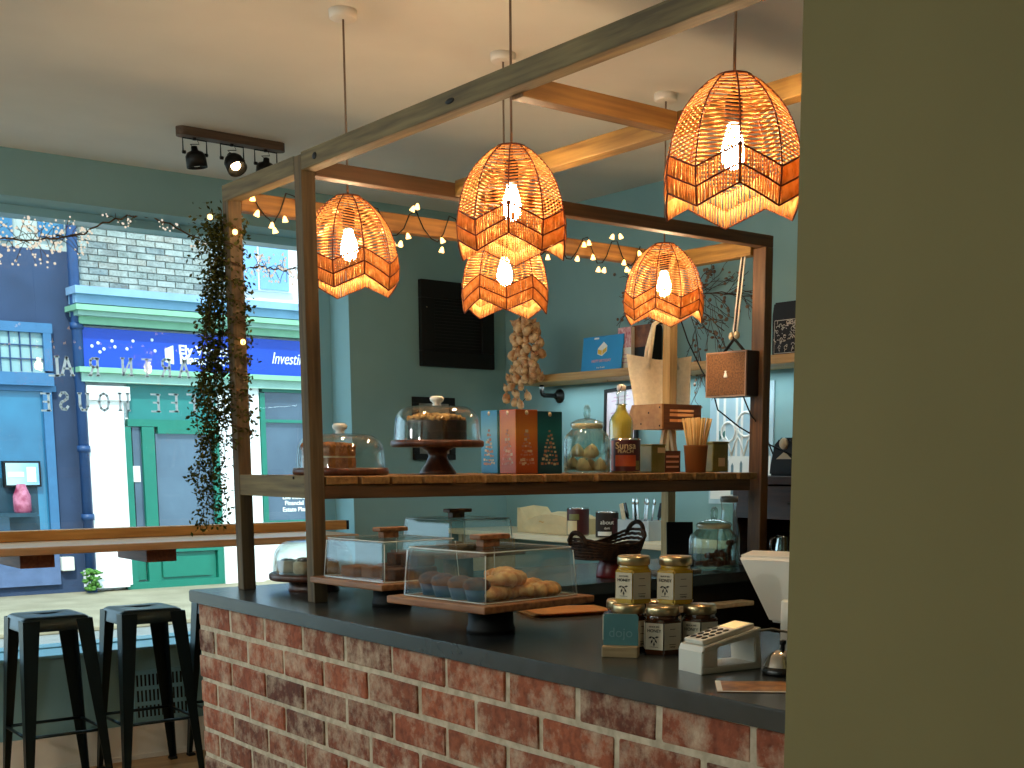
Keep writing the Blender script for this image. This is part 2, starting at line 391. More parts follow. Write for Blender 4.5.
for ch, px, py, h in (('L', 53, 366, 19), ('A', 67, 366, 18), ('R', 94, 367, 17), ('N', 127, 367, 17), ('T', 147, 368, 17), ('R', 166, 368, 17), ('A', 184, 369, 17),
                      ('E', 45, 402, 17), ('S', 64, 401, 17), ('U', 84, 402, 17), ('O', 104, 402, 17), ('H', 124, 402, 17), ('E', 155, 403, 17), ('E', 173, 403, 17), ('F', 191, 403, 17), ('F', 209, 403, 17), ('O', 227, 403, 17), ('C', 245, 403, 17)):
    p = on_y(px, py, GY); hh = p.z - on_y(px, py + h, GY).z; ww = hh * (.62 if ch != 'O' else .66); th = hh * .115
    b = MB()
    def seg(p0, p1, k=1.):
        d = Vector((p1[0] - p0[0], p1[1] - p0[1])); L_ = d.length or 1e-6; d /= L_; n = Vector((-d.y, d.x)) * th * .5 * k; e = d * th * .3
        b.quad([(x, 0, z) for x, z in ((p0[0] - e.x + n.x, p0[1] - e.y + n.y), (p1[0] + e.x + n.x, p1[1] + e.y + n.y), (p1[0] + e.x - n.x, p1[1] + e.y - n.y), (p0[0] - e.x - n.x, p0[1] - e.y - n.y))])
    W = lambda u: ((.5 - u[0]) * ww, (u[1] - .5) * hh)
    for st_ in GLY[ch]:
        for u, v in zip(st_, st_[1:]): seg(W(u), W(v), 1.35 if abs(u[0] - v[0]) < .5 else .9)
    for u in SERIF[ch]: c_ = W(u); seg((c_[0] - hh * .1, c_[1]), (c_[0] + hh * .1, c_[1]), .8)
    b.build('letter', vinyl, wl, loc=(p.x, GY, p.z))
# louvred vent in the panel under the window
t = thing('vent_grille', 'teal slotted vent grille in the panel below the shop window', 'vent', (1.965, YW, .16))
b = MB(); b.box(-.125, .125, -.008, 0, 0, .225, .002); b.build('plate', 'teal_gloss', t)
b = MB()
for r in range(3):
    for c in range(13): b.box(-.112 + c * .0175, -.104 + c * .0175, -.0095, -.0075, .02 + r * .068, .07 + r * .068)
b.build('slot', 'black', t)

# ================================================================== STREET OUTSIDE
b = MB(); b.box(-14, 22, YW + .3, 16.5, -.14, -.04); struct(b.build('road', 'road'))
b = MB(); b.box(-14, 22, 9.9, 16.5, -.04, .0, .01); struct(b.build('pavement', 'pavement'))
BY = 12.6
def rect(mb, x0, x1, y0, y1, out=.0, back=.1, mi=0, Y=BY, bev=0):
    """a box on the far facade between two pixel columns and rows; `out` is how far it stands proud"""
    Yf = Y - out - R.uniform(0, .006)
    xm, ym = (x0 + x1) / 2, (y0 + y1) / 2
    mb.box(on_y(x0, ym, Yf).x, on_y(x1, ym, Yf).x, Yf, Y + back, on_y(xm, y1, Yf).z, on_y(xm, y0, Yf).z, bev, mi)
    return mb
# -- blue house
bl = thing('blue_shop_house', 'blue painted brick house with leaded window across the street, at left', 'building')
YB = BY + .03
xL, xR = on_y(-260, 400, YB).x, on_y(78, 400, BY).x - .004
b = MB(); b.box(xL, xR, YB, YB + 2.5, 0, on_y(40, 249, YB).z); b.build('wall', 'navy', bl)
b = MB(); b.box(xL, xR, YB + .02, YB + 2.5, on_y(40, 249, YB).z, 7.2); b.build('upper_wall', mat('pale_grey_stone', 'a8b0a8', .9, c2='c4c8bc', scale=5), bl)
for x0, x1 in ((-40, 12), (38, 63)):
    b = MB(); rect(b, x0, x1, 205, 238, .03, 0, 0, YB); fr = b.build('window_frame', 'sky_blue', bl)
    b = MB(); rect(b, x0 + 3, x1 - 3, 200, 235, .04, 0, 0, YB); b.build('pane', 'pane_blue', fr)
b = MB(); rect(b, -60, 52, 320, 330, .08, 0, 0, YB); rect(b, -60, 54, 371, 384, .12, 0, 0, YB); rect(b, 44, 52, 330, 371, .08, 0, 0, YB); fr = b.build('leaded_window_frame', 'sky_blue', bl)
b = MB(); rect(b, -60, 44, 330, 371, .03, 0, 0, YB); pn = b.build('pane', 'leaded', fr)
b = MB()
for x in (0, 10, 20.5, 31): rect(b, x - .5, x + .5, 330, 371, .05, 0, 0, YB)
for y in (343, 357): rect(b, -60, 44, y - .5, y + .5, .05, 0, 0, YB)
b.build('leading', 'navy_pipe', fr)
b = MB(); rect(b, -60, 56, 384, 390, .06, 0, 0, YB); rect(b, 47, 56, 390, 532, .06, 0, 0, YB); fr = b.build('shopfront_frame', 'sky_blue', bl)
b = MB(); rect(b, -60, 47, 390, 532, .01, 0, 0, YB); b.build('pane', 'pane_blue', fr)
b = MB(); rect(b, -60, 38, 478, 516, .012, 0, 0, YB); rect(b, 10, 40, 516, 532, .014, 0, 0, YB); rect(b, -60, 38, 514, 518, .24, 0, 0, YB); b.build('display_recess', mat('dim_display', '23404e', .4, var=.2), fr)
b = MB(); rect(b, -60, 60, 532, 588, .05, 0, 0, YB); b.build('stall_riser', mat('grey_navy_render', '56688a', .8, var=.1), bl)
b = MB()
p, q = on_y(69, 250, BY), on_y(75, 588, BY)
b.cyl((p.x, BY - .09, 7), (p.x, BY - .09, 0), .05, seg=12)
for y in (330, 452, 520): z = on_y(76, y, BY).z; b.cyl((p.x, BY - .09, z), (p.x, BY - .09, z + .06), .062, seg=12)
tag(b.build('drainpipe', 'navy_pipe'), 'navy iron drainpipe between the blue house and the mint shopfront', 'pipe')
b = MB(); rect(b, 62, 75, 557, 571, .1, 0, 0, YB, .01); tag(b.build('meter_box', 'white_plastic'), 'small white meter box low on the blue house wall', 'meter box')
t = thing('menu_screen', 'framed advertising screen in the blue shop window', 'screen')
b = MB(); rect(b, 4, 41, 461, 487, .08, -.01, 0, YB); b.build('frame', 'black', t)
b = MB(); rect(b, 6, 39, 463, 485, .085, -.07, 0, YB); b.build('display', mat('advert_print', '6aa0d0', .4, c2='b8d4d8', scale=2), t)
b = MB(); rect(b, 27, 36, 467, 482, .09, -.08, 0, YB); rect(b, 8, 24, 472, 477, .09, -.08, 0, YB); b.build('print', 'white_ink', t)
b = MB(); p = on_y(23, 514, YB - .13); b.lathe([(.06, 0), (.08, .03), (.08, .17), (.05, .24), (.04, .28)], p.x, p.y, p.z, 14)
tag(b.build('vase', mat('pink_glaze', '8a2040', .5, c2='c87890', scale=14)), 'pink vase standing below the advertising screen in the blue shop window', 'vase')
b = MB(); p = on_y(93, 588, BY - .25)
for i in range(90): b.ball((p.x + R.gauss(0, .035), p.y + R.gauss(0, .03), .04 + R.uniform(0, .2)), (R.uniform(.01, .03), R.uniform(.01, .03), R.uniform(.008, .018)), 6)
tag(b.build('pavement_plant', 'plant', normals=False), 'small bright green plant growing at the foot of the drainpipe', 'plant')
# -- mint shop
gs = thing('mint_shopfront', 'mint and white estate shopfront with blue sign across the street', 'building')
xg0, xg1 = on_y(78, 400, BY).x, on_y(420, 400, BY).x
b = MB(); b.box(xg0, xg1 + 2, BY + .02, BY + 3, 0, on_y(150, 305, BY).z); b.build('wall', 'stucco', gs)
z0 = on_y(150, 305, BY).z
# brick upper storey
b = MB(); bh, bw = .062, .19
tl = b.bm.faces.layers.float.new('tint')
x1u = on_y(243, 270, BY).x
b.box(xg0, x1u, BY + .08, BY + 3, z0, 7.2)
k = 0; z = z0 + .01
while z < 4.2:
    x = xg0 - (bw / 2 if k % 2 else 0)
    while x < x1u:
        a0, a1 = max(x, xg0) + .006, min(x + bw, x1u) - .006
        if a1 > a0 + .02:
            n0 = len(b.bm.faces); b.box(a0, a1, BY + .05, BY + .1, z, z + bh - .011); b.bm.faces.ensure_lookup_table(); tt = R.random()
            for f in b.bm.faces[n0:]: f[tl] = tt; f.material_index = 1
        x += bw
    z += bh; k += 1
b.build('brick_upper_wall', [mat('white_mortar', 'c4c8c0', .9, var=.04), brick_mat('grey_stock_brick', ['7c8680', '98a098', 'a09c90', '6c7a7c'], 'b8beb6', (.45, .75), 5)], gs, normals=False)
b = MB(); b.box(x1u, xg1 + 2, BY + .06, BY + 3, z0, 7.2); b.build('rendered_upper_wall', 'stucco', gs)
b = MB(); rect(b, 243, 292, 215, 291, .0, .06); fr = b.build('sash_window', 'stucco', gs)
b = MB(); rect(b, 243, 257, 215, 289, .02, 0); rect(b, 259.5, 288, 215, 290, .02, 0); b.build('pane', mat('blue_sash_glass', '6f9cc8', .15, c2='86aed2', scale=1), fr)
b = MB(); rect(b, 76, 430, 300, 307, .28, 0); rect(b, 76, 430, 307, 316, .2, 0); b.build('cornice', 'pale_blue', gs)
b = MB(); rect(b, 77, 430, 317, 322, .34, 0); rect(b, 79, 430, 322, 327, .26, 0, 1); rect(b, 80, 430, 327, 335, .16, 0); b.build('fascia_moulding', ['mint', 'pale_mint'], gs)
b = MB(); rect(b, 80, 330, 335, 376, .10, 0); sg = b.build('shop_sign', 'sign_blue', gs)
b = MB()
p = on_y(187, 349, BY - .11); b.text('Ely Wealth', .125, TR(p.x + .19, BY - .105, p.z - .015) @ FACE_NEG_Y, .004, bold=.03)
p = on_y(187, 360, BY - .11); b.text('Management', .125, TR(p.x + .245, BY - .105, p.z) @ FACE_NEG_Y, .004, bold=.03)
p = on_y(281, 359, BY - .11); b.text('Investing', .17, TR(p.x + .1, BY - .105, p.z) @ FACE_NEG_Y, .004, shear=.35, sx=.7, bold=.0)
p0, p1 = on_y(165, 355, BY - .105), on_y(173.5, 355, BY - .105)
h = .085
b.prism([(p0.x, p0.z - h * .8), (p1.x, p1.z - h * 1.1), (p1.x, p1.z + h * 1.1), (p0.x, p0.z + h * .7)], 'y', BY - .108, BY - .1)
for px, py in ((92, 346), (98, 343), (104, 349), (112, 341), (115, 347), (127, 349), (133, 341), (152, 340), (155, 351), (100, 352), (242, 352), (330, 345)):
    p = on_y(px, py, BY - .105); b.ball((p.x, BY - .105, p.z), (.016, .004, .016), 8)
b.build('sign_lettering', 'white_ink', sg)
b = MB(); rect(b, 80, 330, 372, 377, .24, 0); rect(b, 82, 330, 377, 386, .16, 0, 1); b.build('sign_ledge', ['mint', 'pale_mint'], gs)
b = MB(); rect(b, 87, 130, 386, 400, .14, 0); rect(b, 90, 128, 400, 586, .09, 0); rect(b, 88, 130, 570, 588, .13, 0); b.build('pilaster', 'stucco', gs)
b = MB(); rect(b, 222, 262, 386, 588, .09, 0); b.build('pilaster', 'stucco', gs)
b = MB(); rect(b, 128, 222, 386, 420, .02, 0); b.build('transom_panel', 'teal_pane', gs)
b = MB()
for r in ((128, 222, 420, 427), (128, 135, 427, 588), (146, 158, 427, 588), (128, 222, 545, 552), (128, 222, 580, 588), (158, 222, 427, 434), (216, 222, 427, 588)): rect(b, *r, .07, 0)
rect(b, 135, 146, 552, 580, .03, 0); rect(b, 158, 216, 552, 580, .03, 0); rect(b, 163, 211, 556, 576, .05, 0)
d = b.build('entrance_door', 'green', gs)
b = MB(); rect(b, 135, 146, 427, 545, .02, 0); rect(b, 158, 216, 434, 545, .02, 0); b.build('door_glass', 'dark_pane', d)
b = MB(); rect(b, 130.5, 140.5, 466, 482, .04, 0); b.build('door_notice', 'white_paper', d)
b = MB()
for r in ((262, 330, 386, 393), (262, 267, 393, 524), (262, 330, 420, 423), (262, 330, 520, 527), (325, 330, 386, 524)): rect(b, *r, .07, 0)
wf = b.build('display_window_frame', 'green', gs)
b = MB(); rect(b, 266, 326, 393, 524, .02, 0); b.build('pane', 'dark_pane', wf)
b = MB()
for s_, py in (('Life Insurance', 497.5), ('Financial Planning', 503.5), ('Estate Planning', 510)):
    p = on_y(276, py, BY - .03); b.text(s_, .066, TR(p.x + .0185 * len(s_), BY - .03, p.z) @ FACE_NEG_Y, .003, bold=.02)
b.build('window_lettering', 'white_ink', wf)

# ================================================================== WINDOW BAR AND STOOLS
ZB = .962
t = thing('window_bar', 'wooden breakfast bar along the shop window with a raised back rail', 'bar table', (0, 0, 0))
b = MB(); b.box(-1.6, 2.72, 4.88, 5.29, ZB - .03, ZB, .004); b.build('tabletop', wood('pale_bar_top', 'a87848', 'c9a078', 'x', .35, 4, 14), t)
b = MB(); b.box(-1.6, 2.86, 5.25, 5.31, ZB, ZB + .042, .003); b.build('back_rail', 'bar_wood', t)
b = MB(); b.box(2.86, 2.872, 5.25, 5.31, ZB, ZB + .042); b.build('end_cap', 'black', t)
for px0, px1 in ((20, 55), (147, 177)):
    x0, x1 = on_y(px0, 562, 4.97).x, on_y(px1, 562, 4.97).x
    b = MB(); b.box(x0, x1, 4.97, 5.31, ZB - .085, ZB - .03, .003); b.build('support_block', wood('block_timber', '5a2c18', '7c4628', 'y', .6), t)
for x0 in (-.9,):
    b = MB(); b.box(x0, x0 + .15, 4.97, 5.31, ZB - .085, ZB - .03, .003); b.build('support_block', 'bar_wood', t)
SH = .69
def make_stool(label, x, y):
    t = thing('bar_stool', label, 'stool', (x, y, 0), 0, 'metal stools at the window bar')
    hs, hf = .125, .163
    b = MB()
    n = 40; top = []; low = []
    def rr(i, h, r):
        a = 2 * PI * i / n; c, s_ = math.cos(a), math.sin(a); e = .22
        return (h * math.copysign(abs(c) ** e, c), h * math.copysign(abs(s_) ** e, s_))
    rings = [(hs - .012, SH), (hs, SH - .008), (hs + .004, SH - .055)]
    R_ = [[b.bm.verts.new((*rr(i, h, 0), z)) for i in range(n)] for h, z in rings]
    hole = [b.bm.verts.new((.032 * math.copysign(abs(math.cos(2 * PI * i / n)) ** .6, math.cos(2 * PI * i / n)), .010 * math.sin(2 * PI * i / n), SH)) for i in range(n)]
    hole2 = [b.bm.verts.new((v.co.x, v.co.y, SH - .02)) for v in hole]
    rings2 = [hole2, hole] + R_
    for a_, c_ in zip(rings2, rings2[1:]):
        for i in range(n):
            f = b.bm.faces.new((a_[i], a_[(i + 1) % n], c_[(i + 1) % n], c_[i])); f.smooth = True
    b.build('seat', 'stool', t)
    for sx, sy in ((-1, -1), (1, -1), (1, 1), (-1, 1)):
        b = MB()
        # folded sheet leg: L-section, wide at the seat, narrow at the floor
        def pt(k, along, inw): # k 0 top..1 foot
            h = hs + (hf - hs) * k + .004
            wd = .062 + (.024 - .062) * k
            return h, wd
        for ax in (0, 1):
            qs = []
            for k, z in ((0, SH - .012), (1, .006)):
                h, wd = pt(k, 0, 0)
                for e in (0, 1):
                    u = h - e * wd
                    for th in (0, .003):
                        co = (sx * u, sy * (h - th), z) if ax == 0 else (sx * (h - th), sy * u, z)
                        qs.append(b.bm.verts.new(co))
            a0, a1, a2, a3, c0, c1, c2, c3 = qs
            for f in ((a0, a2, c2, c0), (a1, a3, c3, c1), (a0, a1, c1, c0), (a2, a3, c3, c2), (a0, a1, a3, a2), (c0, c1, c3, c2)): b.bm.faces.new(f)
        lg = b.build('leg', 'stool', t)
        b = MB(); b.box(sx * hf - sx * .026, sx * hf + sx * .006, sy * hf - sy * .026, sy * hf + sy * .006, 0, .012, .003); b.build('rubber_foot', 'black', lg)
    zf = .235
    h = hs + (hf - hs) * (SH - zf) / SH - .004
    for k in range(4):
        c = [(-h, -h), (h, -h), (h, h), (-h, h)]
        p, q = c[k], c[(k + 1) % 4]
        b = MB(); b.cyl((*p, zf), (*q, zf), .0065, seg=8); b.build('footrest_bar', 'stool', t)
    # under-seat cross brace
    b = MB(); b.box(-hs * .95, hs * .95, -.008, .008, SH - .05, SH - .045); b.box(-.008, .008, -hs * .95, hs * .95, SH - .05, SH - .045); b.build('seat_brace', 'stool', t)
    return t
make_stool('dark metal stool at the window bar, the one cut by the frame edge', 1.437, 5.06)
make_stool('dark metal stool at the window bar, second from the frame edge', 1.808, 5.06)
make_stool('dark metal stool mostly hidden behind the brick counter corner', 2.2, 5.07)

# ================================================================== BAR COUNTER
CT = .905
XF, YE, YN = 1.412, 3.563, 1.219
RY0 = 2.95                                   # near edge of the return run under the frame
t = thing('bar_counter', 'L-shaped bar counter of whitewashed red brick under a dark slate worktop', 'counter')
b = MB()
poly = [(XF, YN), (2.06, YN), (2.06, RY0), (3.32, RY0), (3.32, YE), (XF, YE)]
b.prism(poly, 'z', CT - .036, CT)
bmesh.ops.bevel(b.bm, geom=b.bm.edges[:], offset=.003, segments=2, affect='EDGES')
b.build('countertop', 'counter', t)
# brick front and end: every brick its own relief, tinted one by one
b = MB(); tl = b.bm.faces.layers.float.new('tint')
XBk, YBk = XF + .018, YE - .02
b.box(XBk + .004, XBk + .09, YN, YBk - .004, 0, CT - .036)
b.box(XBk + .09, 2.2, YBk - .09, YBk - .004, 0, CT - .036)
def brick(x0, x1, y0, y1, z0, z1):
    n0 = len(b.bm.faces); b.box(x0, x1, y0, y1, z0, z1, .004)
    tt = R.random()
    b.bm.faces.ensure_lookup_table()
    for f in b.bm.faces[n0:]: f[tl] = tt; f.material_index = 1
    vs = set(v for f in b.bm.faces[n0:] for v in f.verts)
    dx = R.uniform(-.003, .003)
    for v in vs: v.co += Vector((dx, R.uniform(-.0015, .0015), R.uniform(-.0015, .0015)))
pitch, bl_ = .0765, .222
row = 0; zt = CT - .04
while zt > .02:
    y = YBk + (-.0 if row % 2 == 0 else bl_ / 2 - .0)
    while y > YN:
        a1, a0 = min(y, YBk), max(y - bl_, YN)
        if a1 - a0 > .03: brick(XBk, XBk + .06, a0 + .007, a1 - (.007 if a1 < YBk else 0), zt - pitch + .013, zt)
        y -= bl_
    x = XBk + .0655 + (0 if row % 2 else .11)
    while x < 2.2: brick(x, x + .21, YBk - .06, YBk, zt - pitch + .013, zt); x += bl_
    zt -= pitch; row += 1
b.build('brick_front', [mat('lime_mortar', 'a89c86', .95, c2='c8bca6', scale=40, bump=.5),
        brick_mat('whitewashed_brick', ['7a4028', '985236', '8a482e', 'a65c3c', '603424', '985638'], 'c9b49a', (.45, .74), 13)], t, normals=False)
b = MB(); b.box(2.0, 2.06, YN, RY0, 0, CT - .036); b.box(2.06, 3.3, RY0 + .03, RY0 + .06, 0, CT - .036); b.box(3.26, 3.3, RY0 + .03, YE - .03, 0, CT - .036); b.build('carcass_panel', 'black', t)
b = MB(); b.box(2.4, 3.15, RY0 - .03, RY0 + .03, .79, .806, .003); b.build('pull_out_board', 'pale_wood', t)

# ================================================================== TIMBER FRAME OVER THE COUNTER
FX0, FX1 = 1.535, 1.575
BY0, BY1, AY0, AY1 = 3.005, 3.045, 3.452, 3.492
SZ = 1.241
t = thing('timber_frame', 'timber frame of posts, beams and slatted shelf standing on the counter', 'frame')
def beam(name, x0, x1, y0, y1, z0, z1, m, lab=None):
    b = MB(); b.box(x0, x1, y0, y1, z0, z1, .0025); return b.build(name, m, t, lab)
gw = wood('weathered_post', '493c2a', '6c5a3e', 'z', .8, 5, 16)
dw = 'warm_wood_z'
beam('post', FX0, FX1, AY0, AY1, CT, 2.005, gw); beam('post', FX0, FX1, BY0, BY1, CT, 2.048, gw)
beam('post', 3.262, 3.299, BY0, BY0 + .06, CT, 2.0, dw); beam('post', 3.24, 3.278, AY0, AY1, CT, 1.98, wood('pale_post', 'a98a58', 'c8aa74', 'z', .7, 5, 16))
beam('front_beam', FX0, FX1, BY1, AY1, 2.005, 2.05, 'grey_wood', 'grey weathered beam end')
beam('front_beam', FX0, FX1, 1.219, BY0, 2.009, 2.053, 'grey_wood', 'long grey weathered beam')
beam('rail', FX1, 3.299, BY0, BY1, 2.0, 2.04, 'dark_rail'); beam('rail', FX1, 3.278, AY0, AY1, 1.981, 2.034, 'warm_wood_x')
beam('rail', 3.25, 3.29, BY0 + .06, AY0, 1.978, 2.036, 'warm_wood_y')
beam('joist', FX1, 2.0, 2.115, 2.155, 2.003, 2.045, 'warm_wood_x'); beam('joist', 2.0, 2.04, .3, BY0, 2.003, 2.046, 'warm_wood_y')
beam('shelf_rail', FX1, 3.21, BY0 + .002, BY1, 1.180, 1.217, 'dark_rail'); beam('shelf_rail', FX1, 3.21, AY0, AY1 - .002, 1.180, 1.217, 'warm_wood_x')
beam('shelf_rail', FX0 + .001, FX1 - .001, BY1, AY0, 1.182, SZ, 'grey_wood')
x = FX1 + .004
while x < 3.2:
    wdt = R.uniform(.085, .1); beam('slat', x, min(x + wdt, 3.255), BY0 - .004 + R.uniform(-.004, .004), AY1, 1.2175, SZ - R.uniform(0, .002), 'slat'); x += wdt + R.uniform(.008, .014)
for (x_, y_, z_) in ((FX0 + .02, BY0 - .03, 2.0265), (FX0 + .02, BY0 - .06, 2.0265)):
    pass
b = MB(); b.ball((FX0, BY0 - .075, 2.03), (.003, .012, .009), 10); b.ball((FX0, 2.32, 2.03), (.003, .018, .006), 10); b.ball((FX0, BY1 + .06, 1.235), (.003, .004, .004), 8); b.build('knot', 'black', t)

# ================================================================== PENDANT LAMPS
def shade_meshes():
    RAD, HT = .1345, .27
    prof = [(.033, 0), (.052, -.012), (.070, -.028), (.087, -.046), (.102, -.067), (.114, -.09), (.1245, -.122), (.131, -.155), (.1345, -.183), (.134, -.205), (.129, -.25), (.126, -.285)]
    def rad(z):
        for (r0, z0), (r1, z1) in zip(prof, prof[1:]):
            if z1 <= z <= z0: k = (z - z0) / (z1 - z0); return r0 + (r1 - r0) * k
        return prof[-1][0]
    n = 10; amp = .036
    def P(u, z, k=1.0):
        # panels are nearly flat between the ribs
        i = math.floor(u); fr = u - i
        a0, a1 = 2 * PI * i / n, 2 * PI * (i + 1) / n
        r = rad(z) * k
        p = Vector((math.cos(a0), math.sin(a0), 0)) * (1 - fr) + Vector((math.cos(a1), math.sin(a1), 0)) * fr
        p = p.normalized() * (p.length * .6 + .4)
        return Vector((p.x * r, p.y * r, z))
    def zig(u): # 0 at even ribs (high), 1 at odd ribs (low)
        fr = u % 2; return fr if fr <= 1 else 2 - fr
    L1, L2, L3 = -.152, -.187, -.221
    ribs = MB(); weave = MB()
    for i in range(n):
        zb = L3 - amp * (i % 2)
        ribs.tube([P(i, z, 1.01) for z in [0, -.012, -.028, -.046, -.067, -.09, -.122, -.155, -.183, -.205, zb]], .0017, 5)
    for L in (L1, L2, L3):
        ribs.tube([P(k / 3 + 1e-6, L - amp * zig(k / 3), 1.012) for k in range(n * 3)], .0019, 5, closed=True)
    ribs.tube([P(k / 2, 0, 1.0) for k in range(n * 2)], .0028, 6, closed=True)
    for i in range(n):
        sgn = 1 if i % 2 == 0 else -1
        z = -.004
        while True:
            za, zb = z, z
            sl = .012 * min(1, -z / .05)
            za = z + (sl if sgn < 0 else -sl) * .5; zb = z - (sl if sgn < 0 else -sl) * .5
            la, lb = L1 - amp * (i % 2), L1 - amp * ((i + 1) % 2)
            if za < la and zb < lb: break
            u0, u1 = 0., 1.
            if za < la or zb < lb:
                # clip against the zigzag line
                k = None
                for s_ in range(21):
                    u = s_ / 20; zz = za + (zb - za) * u; lz = la + (lb - la) * u
                    ok = zz >= lz
                    if ok and k is None: u0 = u; k = u
                    if ok: u1 = u
                if k is None: break
            if u1 - u0 > .05:
                pts = [P(i + u0 + (u1 - u0) * q, za + (zb - za) * (u0 + (u1 - u0) * q)) for q in (0.001, .33, .66, .999)]
                weave.tube(pts, .0017, 4, flat=1.3)
            z -= .0078
        for La, Lb in ((L1, L2), (L2, L3)):
            for k in range(15):
                u = (k + .5) / 15; o = amp * zig(i + u); j = R.uniform(-.02, .02)
                weave.tube([P(i + u, La - o), P(i + u + j, Lb - o)], .0019, 4, flat=1.25)
    me = []
    out = []
    return ribs, weave
ribs, weave = shade_meshes()
PR = thing('pendant_lamp', 'woven rattan pendant lamp beside the front timber post, hung before the window', 'lamp', (1.76, 3.173, 1.998), .73, 'woven rattan pendant lamps')
def cord_rose(t, ztop):
    b = MB(); b.lathe([(.034, -.023), (.037, -.021), (.038, -.0), ], 0, 0, CZ - ztop, 28); b.build('ceiling_rose', 'white_cer', t)
    b = MB(); b.cyl((0, 0, -.045), (0, 0, CZ - ztop - .021), .003, seg=8); b.build('cord', 'cord', t)
sh = weave.build('shade', 'rattan', PR, normals=False); sh.location = (0, 0, 0)
rb = ribs.build('rib', 'rattan_d', sh, normals=False)
b = MB(); b.lathe([(.0, 0), (.012, 0), (.017, -.01), (.017, -.055), (.0, -.055)], 0, 0, -.03, 16, cap=False); b.build('lamp_holder', 'black_metal', PR)
b = MB(); b.lathe([(.011, 0), (.013, -.01), (.020, -.03), (.0235, -.048), (.0225, -.064), (.014, -.078), (0, -.083)], 0, 0, -.088, 20); b.build('bulb', 'bulb', PR)
lamps = [PR]
for x, y, z, rz, lab in ((2.306, 3.196, 1.98, .98, 'woven rattan pendant lamp partly hidden behind the middle lamp, above the dried pods'),
                     (2.965, 3.192, 2.0, 1.25, 'woven rattan pendant lamp in front of the tote bag and dried flowers'),
                     (1.855, 2.54, 2.026, 1.51, 'woven rattan pendant lamp in the middle, the larger one overlapping another lamp'),
                     (1.822, 1.77, 2.007, 1.5, 'largest woven rattan pendant lamp, beside the sage green wall')):
    p = dup(PR, (x, y, z), rz, lab); lamps.append(p)
for p in lamps: cord_rose(p, p.location.z)

# ceiling spot bar
t = thing('spotlight_bar', 'wooden ceiling bar with three black adjustable spotlights', 'spotlight', (2.07, 4.6, CZ)); t.scale = (.9, .9, .9)
b = MB(); pts = [(.205 + .03 * math.cos(a), .03 * math.sin(a)) for a in [k * PI / 8 - PI / 2 for k in range(9)]]; pts += [(-x, -y) for x, y in pts]
b.prism(pts, 'z', -.034, 0); b.build('mounting_bar', wood('spot_bar_timber', '4a3828', '665040', 'x', .7), t)
for i, (x, ty, tz, on) in enumerate(((-.16, .0, -.35, 0), (.0, -.75, -.3, 1), (.15, .5, -.3, 0))):
    hd = MB()
    M4 = TR(x, 0, -.095) @ Matrix.Rotation(ty * .9, 4, 'X') @ Matrix.Rotation(tz * .35, 4, 'Y')
    hd.lathe([(.006, .03), (.012, .028), (.014, .012), (.032, .004), (.04, -.01), (.042, -.055), (.039, -.055), (.036, -.01), (.0, .0)], 0, 0, 0, 24, M4=M4, cap=False)
    h = hd.build('spot_head', 'black_metal', t)
    b = MB(); b.tube([(x - .05, 0, -.095), (x - .05, 0, -.04), (x + .05, 0, -.04), (x + .05, 0, -.095)], .0032, 6); b.cyl((x, 0, -.034), (x, 0, -.043), .008)
    b.tube([(x - .053, 0, -.095), (x - .04, 0, -.095)], .007, 8); b.tube([(x + .053, 0, -.095), (x + .04, 0, -.095)], .007, 8); b.build('yoke', 'black_metal', t)
    b = MB(); b.tube([(x + .01, 0, -.036), (x + .02, .004, -.055), (x - .015, .008, -.06), (x, 0, -.075)], .002, 5); b.build('lead', 'black_metal', t)
    b = MB(); b.lathe([(.0, -.012), (.012, -.014), (.02, -.028), (.02, -.04), (.012, -.049), (0, -.051)], 0, 0, 0, 20, M4=M4, cap=False); b.build('bulb', 'spot' if on else 'white_cer', h)

# ================================================================== STRING LIGHTS, VINE, GARLANDS
t = thing('string_lights', 'string of warm fairy lights draped along the rear timber rail', 'fairy lights', (0, 0, 0))
b = MB(); pts = []; bulbs = []
x = 1.60; k = 0; yl = AY0 - .006
while x < 3.1:
    ph = k % 6
    z = {0: 2.04, 1: 2.0, 2: 1.966, 3: 1.962, 4: 1.985, 5: 2.04}[ph] + R.uniform(-.006, .006)
    pts.append((x, yl - R.uniform(0, .006), z))
    for _ in range(1 if R.random() < .8 else 0):
        bulbs.append((x + R.uniform(-.012, .012), yl - .014, z + R.choice((-.026, -.022, .014 if ph in (0, 5) else -.024))))
    x += R.uniform(.018, .027); k += 1
b.tube(pts, .0022, 5); b.build('cable', 'black_metal', t)
bm0 = None
for p in bulbs:
    if bm0 is None:
        b = MB(); b.lathe([(0, .011), (.004, .008), (.0075, -.003), (.0085, -.007), (0, -.003)], 0, 0, 0, 10, cap=False); bm0 = b.build('bulb', 'fairy', t, loc=p)
    else:
        c = bm0.copy(); COL.objects.link(c); c.parent = t; c.location = p; c.rotation_euler = (R.uniform(-.4, .4), R.uniform(-.4, .4), 0)

